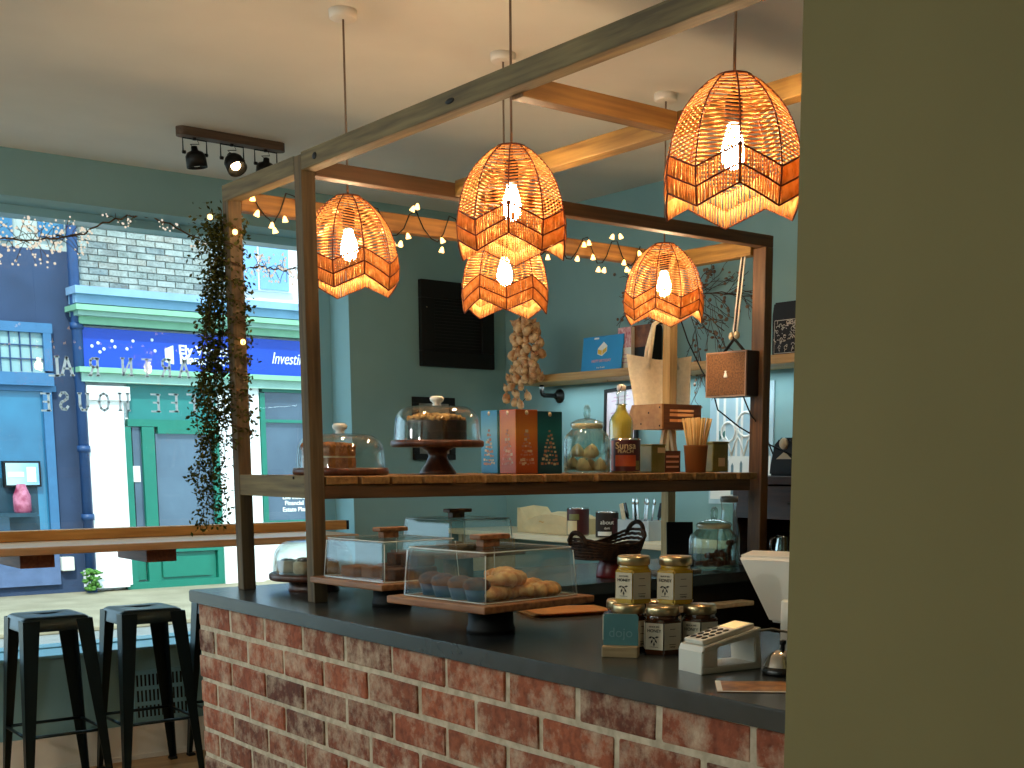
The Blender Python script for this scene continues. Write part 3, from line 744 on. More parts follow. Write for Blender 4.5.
vn = thing('hanging_vine', 'dark trailing vine wound round the rear corner post and hanging beside it', 'plant', (FX0 - .01, AY1, 1.9))
fol = MB(); st = MB()
def leaf(c, s, d):
    d = d.normalized(); u = d.cross(Vector((R.uniform(-1, 1), R.uniform(-1, 1), R.uniform(-1, 1)))).normalized() * s * .27
    a = c; m1 = c + d * s * .5 + u; tip = c + d * s; m2 = c + d * s * .5 - u
    q = [fol.bm.verts.new(v) for v in (a, m1, tip, m2)]
    f = fol.bm.faces.new(q)
def strand(pts, n, spread, s):
    for _ in range(n):
        k = R.random() * (len(pts) - 1); i = int(k); p = pts[i].lerp(pts[i + 1], k - i)
        o = Vector((R.gauss(0, spread), R.gauss(0, spread), R.gauss(0, spread)))
        leaf(p + o, R.uniform(.7, 1.25) * s, Vector((R.uniform(-1, 1), R.uniform(-1, 1), R.uniform(-1.1, .35))))
# round the post
pts = [Vector((FX0 + .02 + .032 * math.cos(a * 1.3), AY0 + .02 + .032 * math.sin(a * 1.3), 1.97 - .0105 * a * 1.0)) for a in range(0, 62)]
st.tube(pts, .0025, 4); strand(pts, 1300, .011, .015)
# hanging trails: (pixel x at top, px x at bottom, bottom row)
VY = AY1 + .02
for px0, px1, y0, y1, n, sp in ((219, 206, 226, 530, 420, .013), (214, 202, 250, 500, 320, .013), (222, 212, 232, 525, 330, .012), (210, 204, 262, 420, 250, .014), (225, 219, 222, 440, 260, .011), (206, 197, 300, 480, 120, .012), (224, 222, 380, 520, 90, .012)):
    p, q = on_y(px0, y0, VY), on_y(px1, y1, VY)
    pts = [p.lerp(q, i / 14) + Vector((.012 * math.sin(i * 1.3 + px0), .015 * math.cos(i + px0), 0)) for i in range(15)]
    pts.insert(0, Vector((FX0 + .0, AY1 + .005, max(1.86, p.z + .03))))
    st.tube(pts, .0012, 4); strand(pts[1:], int(n * 2.3), sp, .0145)
for c_, n in (((FX0 - .03, AY1 + .01, 1.93), 480),):
    for _ in range(n): leaf(Vector(c_) + Vector((R.gauss(0, .028), R.gauss(0, .02), R.gauss(-.03, .04))), R.uniform(.011, .018), Vector((R.uniform(-1, 1), R.uniform(-1, 1), R.uniform(-1, .4))))
inv = Matrix.Translation(-Vector(vn.location))
bmesh.ops.transform(fol.bm, matrix=inv, verts=fol.bm.verts[:]); bmesh.ops.transform(st.bm, matrix=inv, verts=st.bm.verts[:])
fol.build('foliage', 'leaf', vn, normals=False); st.build('stem', 'bark', vn)
b0 = None
for px, py in ((210, 217), (235, 232), (243, 342)):
    p = on_y(px, py, AY0 - .012) - Vector(vn.location)
    b = MB(); b.ball(p, .008, 8); b.build('fairy_bulb', 'fairy', vn)

# blossom twig garlands with lights at the window head
def garland(name, label, p0, p1, sag, nb, spread):
    t = thing(name, label, 'garland', p0)
    p0 = Vector(p0); p1 = Vector(p1); w = MB(); bl_ = MB()
    main = [(p1 - p0) * (i / 20) + Vector((0, 0, -sag * math.sin(PI * i / 20) + R.uniform(-.008, .008))) for i in range(21)]
    w.tube(main, .0035, 5)
    for i in range(nb):
        a = main[R.randrange(20)]; d = Vector((R.uniform(-1, 1), R.uniform(-.4, .2), R.uniform(-1, 1))).normalized() * spread * R.uniform(.4, 1)
        e = a + d; w.tube([a, a + d * .5 + Vector((0, 0, .008)), e], .0013, 4)
        for _ in range(3):
            q = e + Vector((R.uniform(-.02, .02), R.uniform(-.02, .01), R.uniform(-.02, .02))); bl_.ball(q, R.uniform(.003, .0062), 6)
    w.build('twig', 'navy_pipe' if 0 else 'bark', t); bl_.build('blossom', emitter('blossom_light', 'fff0d8', .75), t)
gy = YW + .1
A_ = on_y(-60, 226, gy); B_ = on_y(78, 236, gy)
garland('blossom_garland', 'lit blossom twig garland across the top left of the shop window', A_, B_, .03, 95, .10)
A_ = on_y(78, 236, gy); B_ = on_y(200, 240, gy)
garland('blossom_garland', 'thin sparse twig garland at the window head beside the hanging vine', A_, B_, -.09, 14, .05)
A_ = on_y(250, 266, gy); B_ = on_y(306, 268, gy)
garland('blossom_garland', 'small lit twig garland in the window between the two left timber posts', A_, B_, .01, 45, .06)

# ================================================================== CAKE STANDS
def dome(mb, r, h, wall=.004, corner=.05, ball=True):
    pr = [(r, 0)] + [(r - .004, h - corner)] + [(r - .004 - corner * (1 - math.cos(a)), h - corner + corner * math.sin(a)) for a in [k * PI / 12 for k in range(1, 7)]] + [(0.0, h + .004)]
    mb.lathe(pr, 0, 0, 0, 48, cap=False)
    pi = [(max(0, x - wall), z - (wall if i else 0)) for i, (x, z) in enumerate(pr)]
    mb.lathe(pi, 0, 0, 0, 48, cap=False)
    mb.lathe([(r, 0), (r - wall, 0)], 0, 0, 0, 48, cap=False)
def cake_stand(name, label, loc, r, board_h, foot, glass_r, glass_h, board_mat='acacia_d', knob=True):
    t = thing(name, label, 'cake stand', loc)
    b = MB(); b.lathe([(0, board_h), (r - .004, board_h), (r, board_h + .004), (r, board_h + .016), (r - .004, board_h + .02), (0, board_h + .02)], 0, 0, 0, 48, cap=False); b.build('board', board_mat, t)
    if foot: b = MB(); b.lathe(foot, 0, 0, 0, 36); b.build('pedestal', board_mat, t)
    b = MB(); dome(b, glass_r, glass_h); d = b.build('glass_dome', 'glass', t, loc=(0, 0, board_h + .02))
    b = MB(); b.lathe([(.014, .002), (.012, .009), (.020, .016), (.0215, .024), (.016, .03), (0, .031)], 0, 0, glass_h, 24, cap=False); b.build('knob', mat('glass_knob', 'dfe6e2', .08, spec=.8, coat=.5), d)
    return t, board_h + .02
def cut_cake(name, label, cat, loc, r, a0, a1, layers, top, rz=0):
    t = thing(name, label, cat, loc, rz)
    def wedge(mb, r, z0, z1, jag=0.):
        n = 40; pts = [(0, 0)] + [((r + R.uniform(-jag, jag)) * math.cos(a0 + (a1 - a0) * i / n), (r + R.uniform(-jag, jag)) * math.sin(a0 + (a1 - a0) * i / n)) for i in range(n + 1)]
        mb.prism(pts, 'z', z0, z1)
    for nm, z0, z1, m, k in layers:
        b = MB(); wedge(b, r * k, z0, z1, .0012); b.build(nm, m, t)
    if top:
        b = MB(); z = layers[-1][2]
        for _ in range(260):
            a = R.uniform(a0, a1); q = r * math.sqrt(R.random()) * .97; b.ball((q * math.cos(a), q * math.sin(a), z + (.012 if nm == 'sponge' and top == 'nuts' else .004) * (1 - (q / r) ** 3) + R.uniform(0, .005)), R.uniform(.004, .0095), 6)
        b.build('topping', top, t)
    return t
SH_Y = 3.2
# 1: cake under a dome low on the shelf, by the near post
p = on_y(341, 471, SH_Y)
t1, zt = cake_stand('cake_stand', 'low dark board with a glass dome on the shelf, behind the front timber post', (p.x, SH_Y, SZ), .135, .0, None, .126, .094)
cut_cake('sponge_cake', 'golden cut sponge cake under the glass dome by the front timber post', 'cake', (p.x - .035, SH_Y + .0, SZ + zt), .076, 2.0, 5.4, [('sponge', 0, .028, 'sponge', 1), ('filling', .028, .033, 'cream', .97), ('sponge', .033, .056, 'sponge', 1)], 'sponge', .1)
b = MB()
# 2: chocolate cake on a pedestal
p = on_y(438, 472, SH_Y)
ft = [(.056, 0), (.056, .004), (.05, .014), (.036, .034), (.028, .052), (.031, .068), (.05, .079), (.05, .08)]
t2, zt = cake_stand('cake_stand', 'dark wooden pedestal stand with glass dome beside the cartons on the shelf', (p.x, SH_Y, SZ), .139, .08, ft, .13, .1)
cut_cake('chocolate_cake', 'dark chocolate layer cake with caramel crumb topping under the glass dome', 'cake', (p.x, SH_Y, SZ + zt), .088, 0, 2 * PI, [('sponge', 0, .024, 'choc', 1), ('filling', .024, .028, mat('cocoa_cream', '3e2214', .7), .985), ('sponge', .028, .058, 'choc', 1)], 'nuts')
# 3: round stand on the counter end
p = Vector((1.70, 3.33, CT))
t3, zt = cake_stand('cake_stand', 'round cake stand with glass dome on the counter end, between the two left posts', p, .128, .032, [(.075, 0), (.072, .008), (.07, .032)], .117, .092, 'acacia_d')
for i, (dx, dy) in enumerate(((-.045, -.03), (.02, -.055), (-.01, .04), (.05, .03), (-.065, .035))):
    if i == 0:
        s0 = thing('biscuit_slice', 'pale brown round biscuit bake under the dome on the counter end', 'biscuit', (p.x + dx, p.y + dy, p.z + zt), 0, 'biscuits under the round dome')
        b = MB(); b.lathe([(0, 0), (.028, 0), (.031, .006), (.03, .032), (.024, .036), (0, .038)], 0, 0, 0, 22, cap=False, flute=.03, nfl=11); b.build('crust', 'scone', s0)
        b = MB(); b.lathe([(.0, .0), (.02, .0), (.016, .004), (0, .006)], 0, 0, .036, 16, cap=False); b.build('icing', 'brownie', s0)
    else: dup(s0, (p.x + dx, p.y + dy, p.z + zt), i * .7)
# rectangular acrylic cloches
def cloche(label, loc, rz, lx, ly, h, foot_r, foot_h):
    t = thing('cake_cloche', label, 'cake stand', loc, rz)
    b = MB(); b.lathe([(foot_r, 0), (foot_r, .01), (foot_r * .93, .02), (foot_r * .93, foot_h)], 0, 0, 0, 36); b.build('pedestal', 'black', t)
    b = MB(); b.box(-lx / 2 - .025, lx / 2 + .025, -ly / 2 - .025, ly / 2 + .025, foot_h, foot_h + .016, .003); b.build('board', 'acacia', t)
    z = foot_h + .016
    prof = [(0, 0), (.006, h - .010), (.008, h - .004), (.013, h)]
    def ring_pts(ins, zz, r=.010, k_=4):
        hx, hy = lx / 2 - ins, ly / 2 - ins; out = []
        for cx_, cy_, a0 in ((1, 1, 0), (-1, 1, PI / 2), (-1, -1, PI), (1, -1, 3 * PI / 2)):
            for k in range(k_):
                a = a0 + k * PI / 2 / (k_ - 1); out.append((cx_ * (hx - r) + r * math.cos(a), cy_ * (hy - r) + r * math.sin(a), zz))
        return out
    b = MB()
    def shell(o):
        rg = [[b.bm.verts.new(p) for p in ring_pts(ins + o, zz - (o if zz else 0))] for ins, zz in prof]
        for a_, c_ in zip(rg, rg[1:]):
            n = len(a_)
            for i in range(n): b.bm.faces.new((a_[i], a_[(i + 1) % n], c_[(i + 1) % n], c_[i]))
        b.bm.faces.new(rg[-1]); return rg[0]
    r0 = shell(0); r1 = shell(.004); n = len(r0)
    for i in range(n): b.bm.faces.new((r0[i], r0[(i + 1) % n], r1[(i + 1) % n], r1[i]))
    c = b.build('clear_cover', 'acrylic', t, loc=(0, 0, z))
    b = MB(); b.tube(ring_pts(.001, .002), .0013, 5, closed=True); b.tube(ring_pts(.009, h - .002), .0014, 5, closed=True)
    for sx in (-1, 1):
        for sy in (-1, 1): b.tube([(sx * (lx / 2 - .003 - i_), sy * (ly / 2 - .003 - i_), z_) for i_, z_ in ((0, .002), (.006, h - .008))], .0013, 5)
    b.build('edge_highlight', 'acrylic_edge_highlight', c)  # thin pale tubes drawn as the bright highlight outlining the cover
    b = MB(); b.box(-.045, .045, -.018, .018, h + .016, h + .027, .003); b.box(-.03, .018, -.012, .012, h, h + .016, .001); b.build('handle', 'acacia', c)
    return t, z
pB = on_z(491, 632, CT)
tb, zb_ = cloche('large clear cloche of pastries on a wooden board, nearest on the counter', (pB.x, pB.y, CT), .12, .275, .275, .108, .054, .066)
pS = on_z(392, 605, CT)
ts, zs_ = cloche('clear rectangular cloche of brownies on the counter, behind the pastry cloche', (pS.x, pS.y, CT), .08, .24, .28, .104, .052, .058)
pR = Vector((2.17, 3.27, CT))
tr, zr_ = cloche('clear cloche with dark wooden handle standing farthest back on the counter', pR, .12, .26, .24, .1, .05, .085)
# pastries
def croissant(t):
    b = MB(); n = 50; pts = []; rs = []
    for i in range(n):
        k = i / (n - 1); a = (k - .5) * 2.3
        pts.append((.062 * math.sin(a), .062 * (1 - math.cos(a)) - .012, .022)); base = .0235 * math.sin(PI * (k * .86 + .07)) ** .8
        q_ = (k * 7) % 1; q_ = q_ if k < .5 else 1 - q_; rs.append(base * (.84 + .3 * q_) + .002)
    b.tube(pts, rs, 12)
    for v in b.bm.verts: v.co.z = v.co.z * .72
    b.build('crust', 'pastry', t); return t
c0 = croissant(thing('croissant', 'golden croissant under the large clear cloche on the counter', 'pastry', (0, 0, 0), 0, 'croissants in the large cloche'))
first = True
for dx, dy, dz, rz in ((.065, -.095, 0, .2), (-.03, -.09, 0, 3.3), (.08, -.025, 0, .5), (-.01, -.03, 0, 2.9), (-.005, -.07, .026, .4), (.065, .05, 0, 3.0), (-.02, .06, 0, .3), (.03, .0, .026, 1.2)):
    l = (pB.x + dx, pB.y + dy, CT + zb_ + dz)
    if first: c0.location = l; c0.rotation_euler.z = rz; first = False
    else: dup(c0, l, rz)
first = True
for dx, dy in ((-.095, -.085), (-.095, -.025), (-.095, .04), (-.09, .098)):
    l = (pB.x + dx, pB.y + dy, CT + zb_)
    if first:
        m0 = thing('muffin', 'dark blueberry muffin at the window side of the large cloche', 'muffin', l, 0, 'muffins in the large cloche')
        b = MB(); b.lathe([(.019, 0), (.026, .026)], 0, 0, 0, 24, flute=.04, nfl=12); b.build('paper_case', 'navy_pipe', m0)
        b = MB(); b.lathe([(.027, .026), (.030, .032), (.026, .043), (.013, .05), (0, .051)], 0, 0, 0, 20, cap=False); b.build('top', 'muffin', m0); first = False
    else: dup(m0, l)
first = True
for i, (dx, dy, dz, rz) in enumerate(((.045, -.07, 0, .1), (.05, -.0, 0, -.1), (-.03, -.08, 0, .2), (.05, .07, 0, .15), (-.04, .0, 0, 0), (.045, -.06, .031, .3), (.045, .015, .031, -.15), (-.06, .07, 0, .1))):
    l = (pS.x + dx, pS.y + dy, CT + zs_ + dz)
    if first:
        br = tag(MB().box(-.034, .034, -.03, .03, 0, .03, .004).build('brownie', 'brownie', loc=l, rz=rz), 'dark chocolate brownie block under the rectangular cloche', 'brownie', 'brownies in the cloche'); first = False
    else: c = br.copy(); COL.objects.link(c); c.location = l; c.rotation_euler.z = rz
first = True
for dx, dy in ((-.05, -.05), (.05, -.04), (0, .05)):
    l = (pR.x + dx, pR.y + dy, CT + zr_)
    if first: fl = tag(MB().box(-.035, .035, -.025, .025, 0, .022, .004).build('flapjack', 'scone', loc=l), 'oat flapjack bar under the farthest cloche', 'flapjack', 'flapjacks in the rear cloche'); first = False
    else: c = fl.copy(); COL.objects.link(c); c.location = l

# ================================================================== ON THE SHELF
def carton(label, x0, y0, w, d, h, col, ramp):
    t = thing('gift_carton', label, 'carton', (x0, y0, SZ))
    m, nt, N, L, out = mat_new('carton_' + col)
    bs = N.new('ShaderNodeBsdfPrincipled'); L.new(bs.outputs[0], out.inputs[0]); bs.inputs['Roughness'].default_value = .5
    tc = N.new('ShaderNodeTexCoord'); sp = N.new('ShaderNodeSeparateXYZ'); L.new(tc.outputs['Object'], sp.inputs[0])
    dv = N.new('ShaderNodeMath'); dv.operation = 'DIVIDE'; dv.inputs[1].default_value = h; L.new(sp.outputs[2], dv.inputs[0])
    rp = N.new('ShaderNodeValToRGB'); L.new(dv.outputs[0], rp.inputs[0])
    while len(rp.color_ramp.elements) < len(ramp): rp.color_ramp.elements.new(.5)
    for i, c in enumerate(ramp): rp.color_ramp.elements[i].position = i / (len(ramp) - 1); rp.color_ramp.elements[i].color = lin(c)
    L.new(rp.outputs[0], bs.inputs[0])
    b = MB(); b.box(0, w, 0, d, 0, h, .002); b.build('box', m, t)
    # printed tree of small biscuits with script above, on both visible faces
    pr = MB()
    for face in (0, 1):
        for row in range(9):
            z = h * (.16 + row * .065); wd = .72 * (1 - row / 10.5)
            nn = max(1, round(wd * 8))
            for k in range(nn):
                u = .5 + wd * ((k + .5) / nn - .5) + R.uniform(-.02, .02); s = R.uniform(.003, .0056); zz = z + R.uniform(-.003, .003)
                if face == 0: pr.box(u * w - s, u * w + s, -.0006, .0002, zz - s * .8, zz + s * .8, 0, R.choice((0, 0, 1)))
                else: pr.box(-.0006, .0002, (1 - u) * d - s, (1 - u) * d + s, zz - s * .8, zz + s * .8, 0, R.choice((0, 0, 1)))
        if face == 0: pr.lathe([(.0, -.0006), (.007, -.0006), (.007, 0)], 0, 0, 0, 16, 1, TR(w / 2, -.0001, h * .95) @ FACE_NEG_Y)
        else: pr.lathe([(.0, -.0006), (.007, -.0006), (.007, 0)], 0, 0, 0, 16, 1, TR(-.0001, d / 2, h * .95) @ FACE_NEG_X)
    pr.build('print', ['pink_print' if 0 else mat('rose_print', 'c48a70', .6), mat('cream_print_' + col, 'd8c8a8', .6)], t)
    return t
xb = on_y(516, 473, 3.13).x
carton('orange gift carton printed with a tree of biscuits, between the blue and teal ones', xb, 3.13, .085, .086, .196, 'orange', ['a2481c', 'c46226', 'e0923c', 'b4561e'])
carton('teal gift carton printed with a tree of biscuits, beside the glass jar', xb + .088, 3.135, .098, .086, .193, 'teal', ['0e3e4c', '135868', '1c7a80', '0f4a58'])
carton('blue gift carton printed with a tree of biscuits, nearest the cake dome', xb - .004, 3.222, .08, .09, .196, 'blue', ['1877a8', '3d9cc8', '7cc0d8', '1e86b8'])

def ribbed_jar(label, loc, r, h, cat='jar', rz=0):
    t = thing('glass_jar', label, cat, loc, rz)
    b = MB()
    pr = [(r * .9, 0), (r, .008), (r, h * .62), (r * .94, h * .72), (r * .72, h * .82), (r * .66, h * .88), (r * .70, h * .90)]
    b.lathe(pr, 0, 0, 0, 96, cap=False, flute=.06, nfl=20); b.lathe([(0, .002), (r * .9, 0)], 0, 0, 0, 48, cap=False)
    b.lathe([(max(0, x - .004), z + .004) for x, z in pr[:-1]], 0, 0, 0, 48, cap=False)
    b.build('jar', 'jar_glass', t)
    b = MB(); b.lathe([(r * .66, 0), (r * .70, .004), (r * .70, .012), (r * .66, .016)], 0, 0, h * .865, 40, cap=False); b.build('rubber_seal', 'cream', t)
    b = MB(); b.lathe([(r * .72, 0), (r * .76, .006), (r * .7, .014), (r * .4, .024), (.008, .028)], 0, 0, h * .90, 40, cap=False); l = b.build('lid', 'jar_glass', t)
    b = MB()
    b.tube([(.019 * math.cos(a), 0, h * .90 + .046 + .019 * math.sin(a)) for a in [k * 2 * PI / 20 for k in range(20)]], .0055, 8, closed=True); b.build('knob', 'jar_glass', l)
    return t
pj_ = on_y(587, 473, 3.16)
ribbed_jar('ribbed glass jar of pale meringues on the shelf beside the teal carton', (pj_.x, 3.16, SZ), .072, .165, rz=.5)
first = True
for i, (dx, dy, dz) in enumerate(((-.032, -.02, 0), (.03, -.03, 0), (.0, .03, 0), (-.036, .03, .004), (.036, .03, 0), (0, -.012, .04), (-.03, .012, .046), (.03, .01, .046))):
    l = (pj_.x + dx, 3.16 + dy, SZ + .007 + dz)
    if first:
        b = MB(); b.lathe([(0, 0), (.02, 0), (.024, .012), (.016, .03), (.005, .04), (0, .043)], 0, 0, 0, 16, cap=False); mg = tag(b.build('meringue', 'cream', loc=l), 'pale meringue inside the ribbed jar on the shelf', 'meringue', 'meringues in the jar'); first = False
    else: c = mg.copy(); COL.objects.link(c); c.location = l; c.rotation_euler.z = i
pb = on_y(621, 473, 3.30)
t = thing('swing_top_bottle', 'clear swing-top bottle of cloudy yellow lemonade behind the peach tin', 'bottle', (pb.x, 3.30, SZ), .3)
b = MB(); b.lathe([(.036, 0), (.04, .005), (.04, .172), (.034, .188), (.019, .206), (.016, .222), (.016, .23)], 0, 0, 0, 28); b.build('lemonade', 'lemon', t)
b = MB(); b.lathe([(.041, .0), (.042, .172), (.036, .189), (.02, .208), (.0165, .222), (.0165, .264), (.019, .268), (.019, .276), (.013, .278)], 0, 0, 0, 28, cap=False); b.build('glass', 'jar_glass', t)
b = MB(); b.lathe([(.012, .278), (.016, .282), (.016, .294), (.008, .3), (0, .3)], 0, 0, 0, 20, cap=False); b.build('stopper', 'white_cer', t)
b = MB(); b.tube([(-.021, 0, .232), (-.022, 0, .267), (-.012, -.01, .294), (.012, -.01, .294), (.022, 0, .267), (.021, 0, .232)], .0018, 6); b.tube([(.0195 * math.cos(a), .0195 * math.sin(a), .232) for a in [k * PI / 8 for k in range(16)]], .0016, 6, closed=True); b.build('wire_clip', 'chrome', t)
def tin(label, x, y, z, r, h, body, bands, texts=(), name='food_tin', rz=0):
    t = thing(name, label, 'tin', (x, y, z), rz)
    b = MB(); b.lathe([(r - .003, 0), (r, .002), (r, h - .002), (r - .003, h)], 0, 0, 0, 40); b.build('can', 'chrome', t)
    b = MB(); b.lathe([(r + .0006, .006), (r + .0006, h - .006)], 0, 0, 0, 48, cap=False); lb = b.build('paper_label', body, t)
    va = math.atan2(-y, -x)                                             # towards the seats
    for (a0, a1, z0, z1, m) in bands:
        b = MB(); n = max(3, int((a1 - a0) / .12))
        for i in range(n):
            q0, q1 = va + a0 + (a1 - a0) * i / n - rz, va + a0 + (a1 - a0) * (i + 1) / n - rz; rr = r + .0012
            b.quad([(rr * math.cos(q0), rr * math.sin(q0), z0), (rr * math.cos(q1), rr * math.sin(q1), z0), (rr * math.cos(q1), rr * math.sin(q1), z1), (rr * math.cos(q0), rr * math.sin(q0), z1)])
        b.build('print', m, lb)
    for s_, zc, size, m in texts:
        b = MB()
        b.text(s_, size, Matrix.Identity(4), .0004)
        for v in b.bm.verts:
            a = va + v.co.x / r - rz; rr = r + .002 + v.co.z; v.co = Vector((rr * math.cos(a), rr * math.sin(a), zc + v.co.y))
        b.build('lettering', m, lb)
    return t
pp = on_y(625.5, 474, 3.14)
tin('peach tin with dark cream-lettered label in front of the lemonade bottle', pp.x, 3.14, SZ, .048, .113, 'maroon', [(-1.3, -.95, .008, .105, 'orange_tin'), (-.75, .75, .022, .058, 'orange_tin'), (.75, 1.2, .01, .04, 'olive')], [('Sunsa', .088, .031, 'cream_tin'), ('PEACH', .07, .017, 'cream_tin')])
po = on_y(652, 473, 3.16)
t = thing('oil_tin', 'square olive green tin beside the peach tin on the shelf', 'tin', (po.x, 3.16, SZ), .1)
b = MB(); b.box(-.034, .034, -.03, .03, 0, .092, .004); b.build('can', 'olive', t)
b = MB(); b.box(-.006, .032, -.0308, -.0298, .066, .084); b.build('label_patch', 'cream_tin', t)
b = MB(); b.box(-.036, .036, -.032, .032, .09, .095, .002); b.build('lid', 'olive', t)
po2 = on_y(715, 471, 3.2)
t = thing('tea_caddy', 'square olive tin at the right end of the shelf, behind the straws', 'tin', (po2.x, 3.2, SZ), -.1)
b = MB(); b.box(-.036, .036, -.03, .03, 0, .1, .004); b.build('can', 'olive', t)
b = MB(); b.box(-.01, .02, -.0308, -.0298, .02, .05); b.build('label_patch', 'cream_tin', t)
b = MB(); b.box(-.037, .037, -.031, .031, .1, .108, .002); b.build('lid', 'olive', t)
# straws
pc = on_y(695.5, 472, 3.08)
t = thing('straw_cup', 'brown kraft cup full of paper straws on the shelf edge', 'cup', (pc.x, 3.08, SZ))
b = MB(); b.lathe([(.0, .003), (.034, .0), (.041, .088), (.043, .09), (.041, .092), (.039, .088), (.032, .006), (0, .005)], 0, 0, 0, 32, cap=False); b.build('cup', 'cup', t)
first = True
k = 0
for i in range(34):
    a = i * 2.4; q = .028 * math.sqrt((i + .5) / 34); lean = q * 1.3
    d = Vector((lean * math.cos(a), lean * math.sin(a), .155)) ; L_ = .178
    l = (pc.x + q * .5 * math.cos(a), 3.08 + q * .5 * math.sin(a), SZ + .007)
    if first:
        b = MB(); b.cyl((0, 0, 0), (0, 0, L_), .0032, seg=8); s0 = tag(b.build('paper_straw', 'straw', loc=l), 'buff paper straw standing in the brown kraft cup', 'straw', 'straws in the kraft cup'); first = False; o = s0
    else: o = s0.copy(); COL.objects.link(o); o.location = l
    o.rotation_euler = Vector((0, 0, 1)).rotation_difference(d).to_euler()
# wooden slotted counter display
pd = on_y(664, 473, 3.27)
t = thing('slotted_wooden_display', 'small plywood display rack with slotted box on splayed legs behind the straws', 'display rack', (pd.x, 3.27, SZ), 0)
W_, D_ = .185, .12
b = MB()
z0, z1 = .150, .238
x0 = -.005
b.box(x0, x0 + W_, 0, .008, z0, z0 + .026); b.box(x0, x0 + W_, 0, .008, z1 - .018, z1)
b.box(x0, x0 + .03, 0, .008, z0 + .026, z1 - .018); b.box(x0 + W_ - .03, x0 + W_, 0, .008, z0 + .026, z1 - .018)
b.box(x0 + .03, x0 + W_ - .03, 0, .008, z0 + .036, z0 + .046); b.box(x0 + .03, x0 + W_ - .03, 0, .008, z0 + .056, z0 + .062)
b.build('slotted_front', wood('slot_front_timber', '5a3418', '7c4c26', 'x', .6), t)
b = MB(); b.box(x0 + .001, x0 + W_ - .001, D_ - .008, D_, z0, z1); b.box(x0 + W_ - .008, x0 + W_, .008, D_ - .008, z0, z1); b.box(x0 + .001, x0 + W_ - .008, .008, D_ - .008, z0, z0 + .008); b.build('box', mat('pale_slot_timber', 'd0a070', .6), t)
b = MB(); b.prism([(0.0, z0), (0, z1), (D_ + .04, z1), (D_ + .12, .055), (D_ + .08, .055), (D_ + .04, z0)], 'x', x0 - .008, x0); b.build('side_panel', 'ply', t)
b = MB()
for (u, v) in ((.012, z0 + .012), (.012, z1 - .012), (.07, z1 - .03), (.11, z0 + .02)): b.ball((x0 - .008, u, v), (.002, .0035, .0035), 8)
b.build('screw', 'black', t)
b = MB(); b.prism([(.03, z0), (.046, z0), (.012, 0.0), (-.004, 0)], 'y', .03, .045); b.prism([(.06, z0), (.076, z0), (.11, 0), (.094, 0)], 'y', .03, .045); b.build('leg', mat('pale_leg_timber', 'd8c098', .7), t)
b = MB(); b.box(x0, x0 + .075, -.01, .0, .0, .075); b.build('slotted_base', wood('slot_base_timber', '4c2614', '6c3a20', 'x', .6), t)
b = MB()
for z in (.015, .033, .051): b.box(x0 + .006, x0 + .066, -.0112, -.0098, z, z + .007)
b.build('slot', mat('slot_light_timber', 'd2a088', .7), t)

# ================================================================== ON THE COUNTER
def honey_jar(label, loc, hon, rz):
    t = thing('honey_jar', label, 'jar', loc, rz, 'honey jars')
    r, h = .0405, .094
    def hexa(mb, r, z0, z1, M4=None):
        mb.prism([(r * math.cos(k * PI / 3), r * math.sin(k * PI / 3)) for k in range(6)], 'z', z0, z1)
    b = MB(); hexa(b, r, .0, .068); bmesh.ops.bevel(b.bm, geom=b.bm.edges[:], offset=.003, segments=2, affect='EDGES')
    b.lathe([(r * .8, .066), (r * .74, .073), (r * .74, .078)], 0, 0, 0, 32); b.build('honey', hon, t)
    b = MB(); b.lathe([(r * .78, .076), (r * .82, .078), (r * .82, .09), (r * .76, .094), (0, .094)], 0, 0, 0, 36, cap=False); b.build('lid', 'brass', t)
    b = MB(); rr = r * math.cos(PI / 6) + .0006; hw = r * .5 - .001
    ink = MB()
    for k in (0, 1, 2):                                       # three faces carry the label
        T = RZ(k * PI / 3 + PI / 6 + PI) @ TR(rr, 0, 0)
        b.quad([T @ Vector((0, -hw, .01)), T @ Vector((0, hw, .01)), T @ Vector((0, hw, .062)), T @ Vector((0, -hw, .062))])
        TT = RZ(k * PI / 3 + PI / 6 + PI) @ TR(rr + .0006, 0, .0) @ RZ(PI / 2) @ FACE_NEG_Y
        if k == 1:
            ink.text('HONEY', .0088, TT @ TR(0, .047, 0), .0002, bold=.01); ink.text('BLACK BEE', .0045, TT @ TR(0, .055, 0), .0002)
            for (u, v, a) in ((-.008, .034, .4), (-.001, .033, -.5), (.006, .035, .2), (-.005, .026, 1.2), (.004, .027, -1.0), (.0, .021, 1.5)):
                q = TT @ TR(u, v, 0) @ RZ(a); ink.ball((0, 0, 0), (.0046, .0018, .0003), 8, M4=None) if 0 else ink.prism([(-.005, 0), (0, .002), (.005, 0), (0, -.002)], 'z', 0, .0003, M4=q)
            ink.prism([(-.009, .015), (.009, .015), (.009, .0157), (-.009, .0157)], 'z', 0, .0003, M4=TT)
        else:
            for v, w_ in ((.05, .012), (.036, .016), (.02, .016)): ink.prism([(-w_ / 2, v), (w_ / 2, v), (w_ / 2, v + .001), (-w_ / 2, v + .001)], 'z', 0, .0003, M4=TT)
            ink.text('runny', .006, TT @ TR(0, .016, 0), .0002)
    lb = b.build('paper_label', 'label', t, normals=False); ink.build('print', 'ink', lb)
    return t
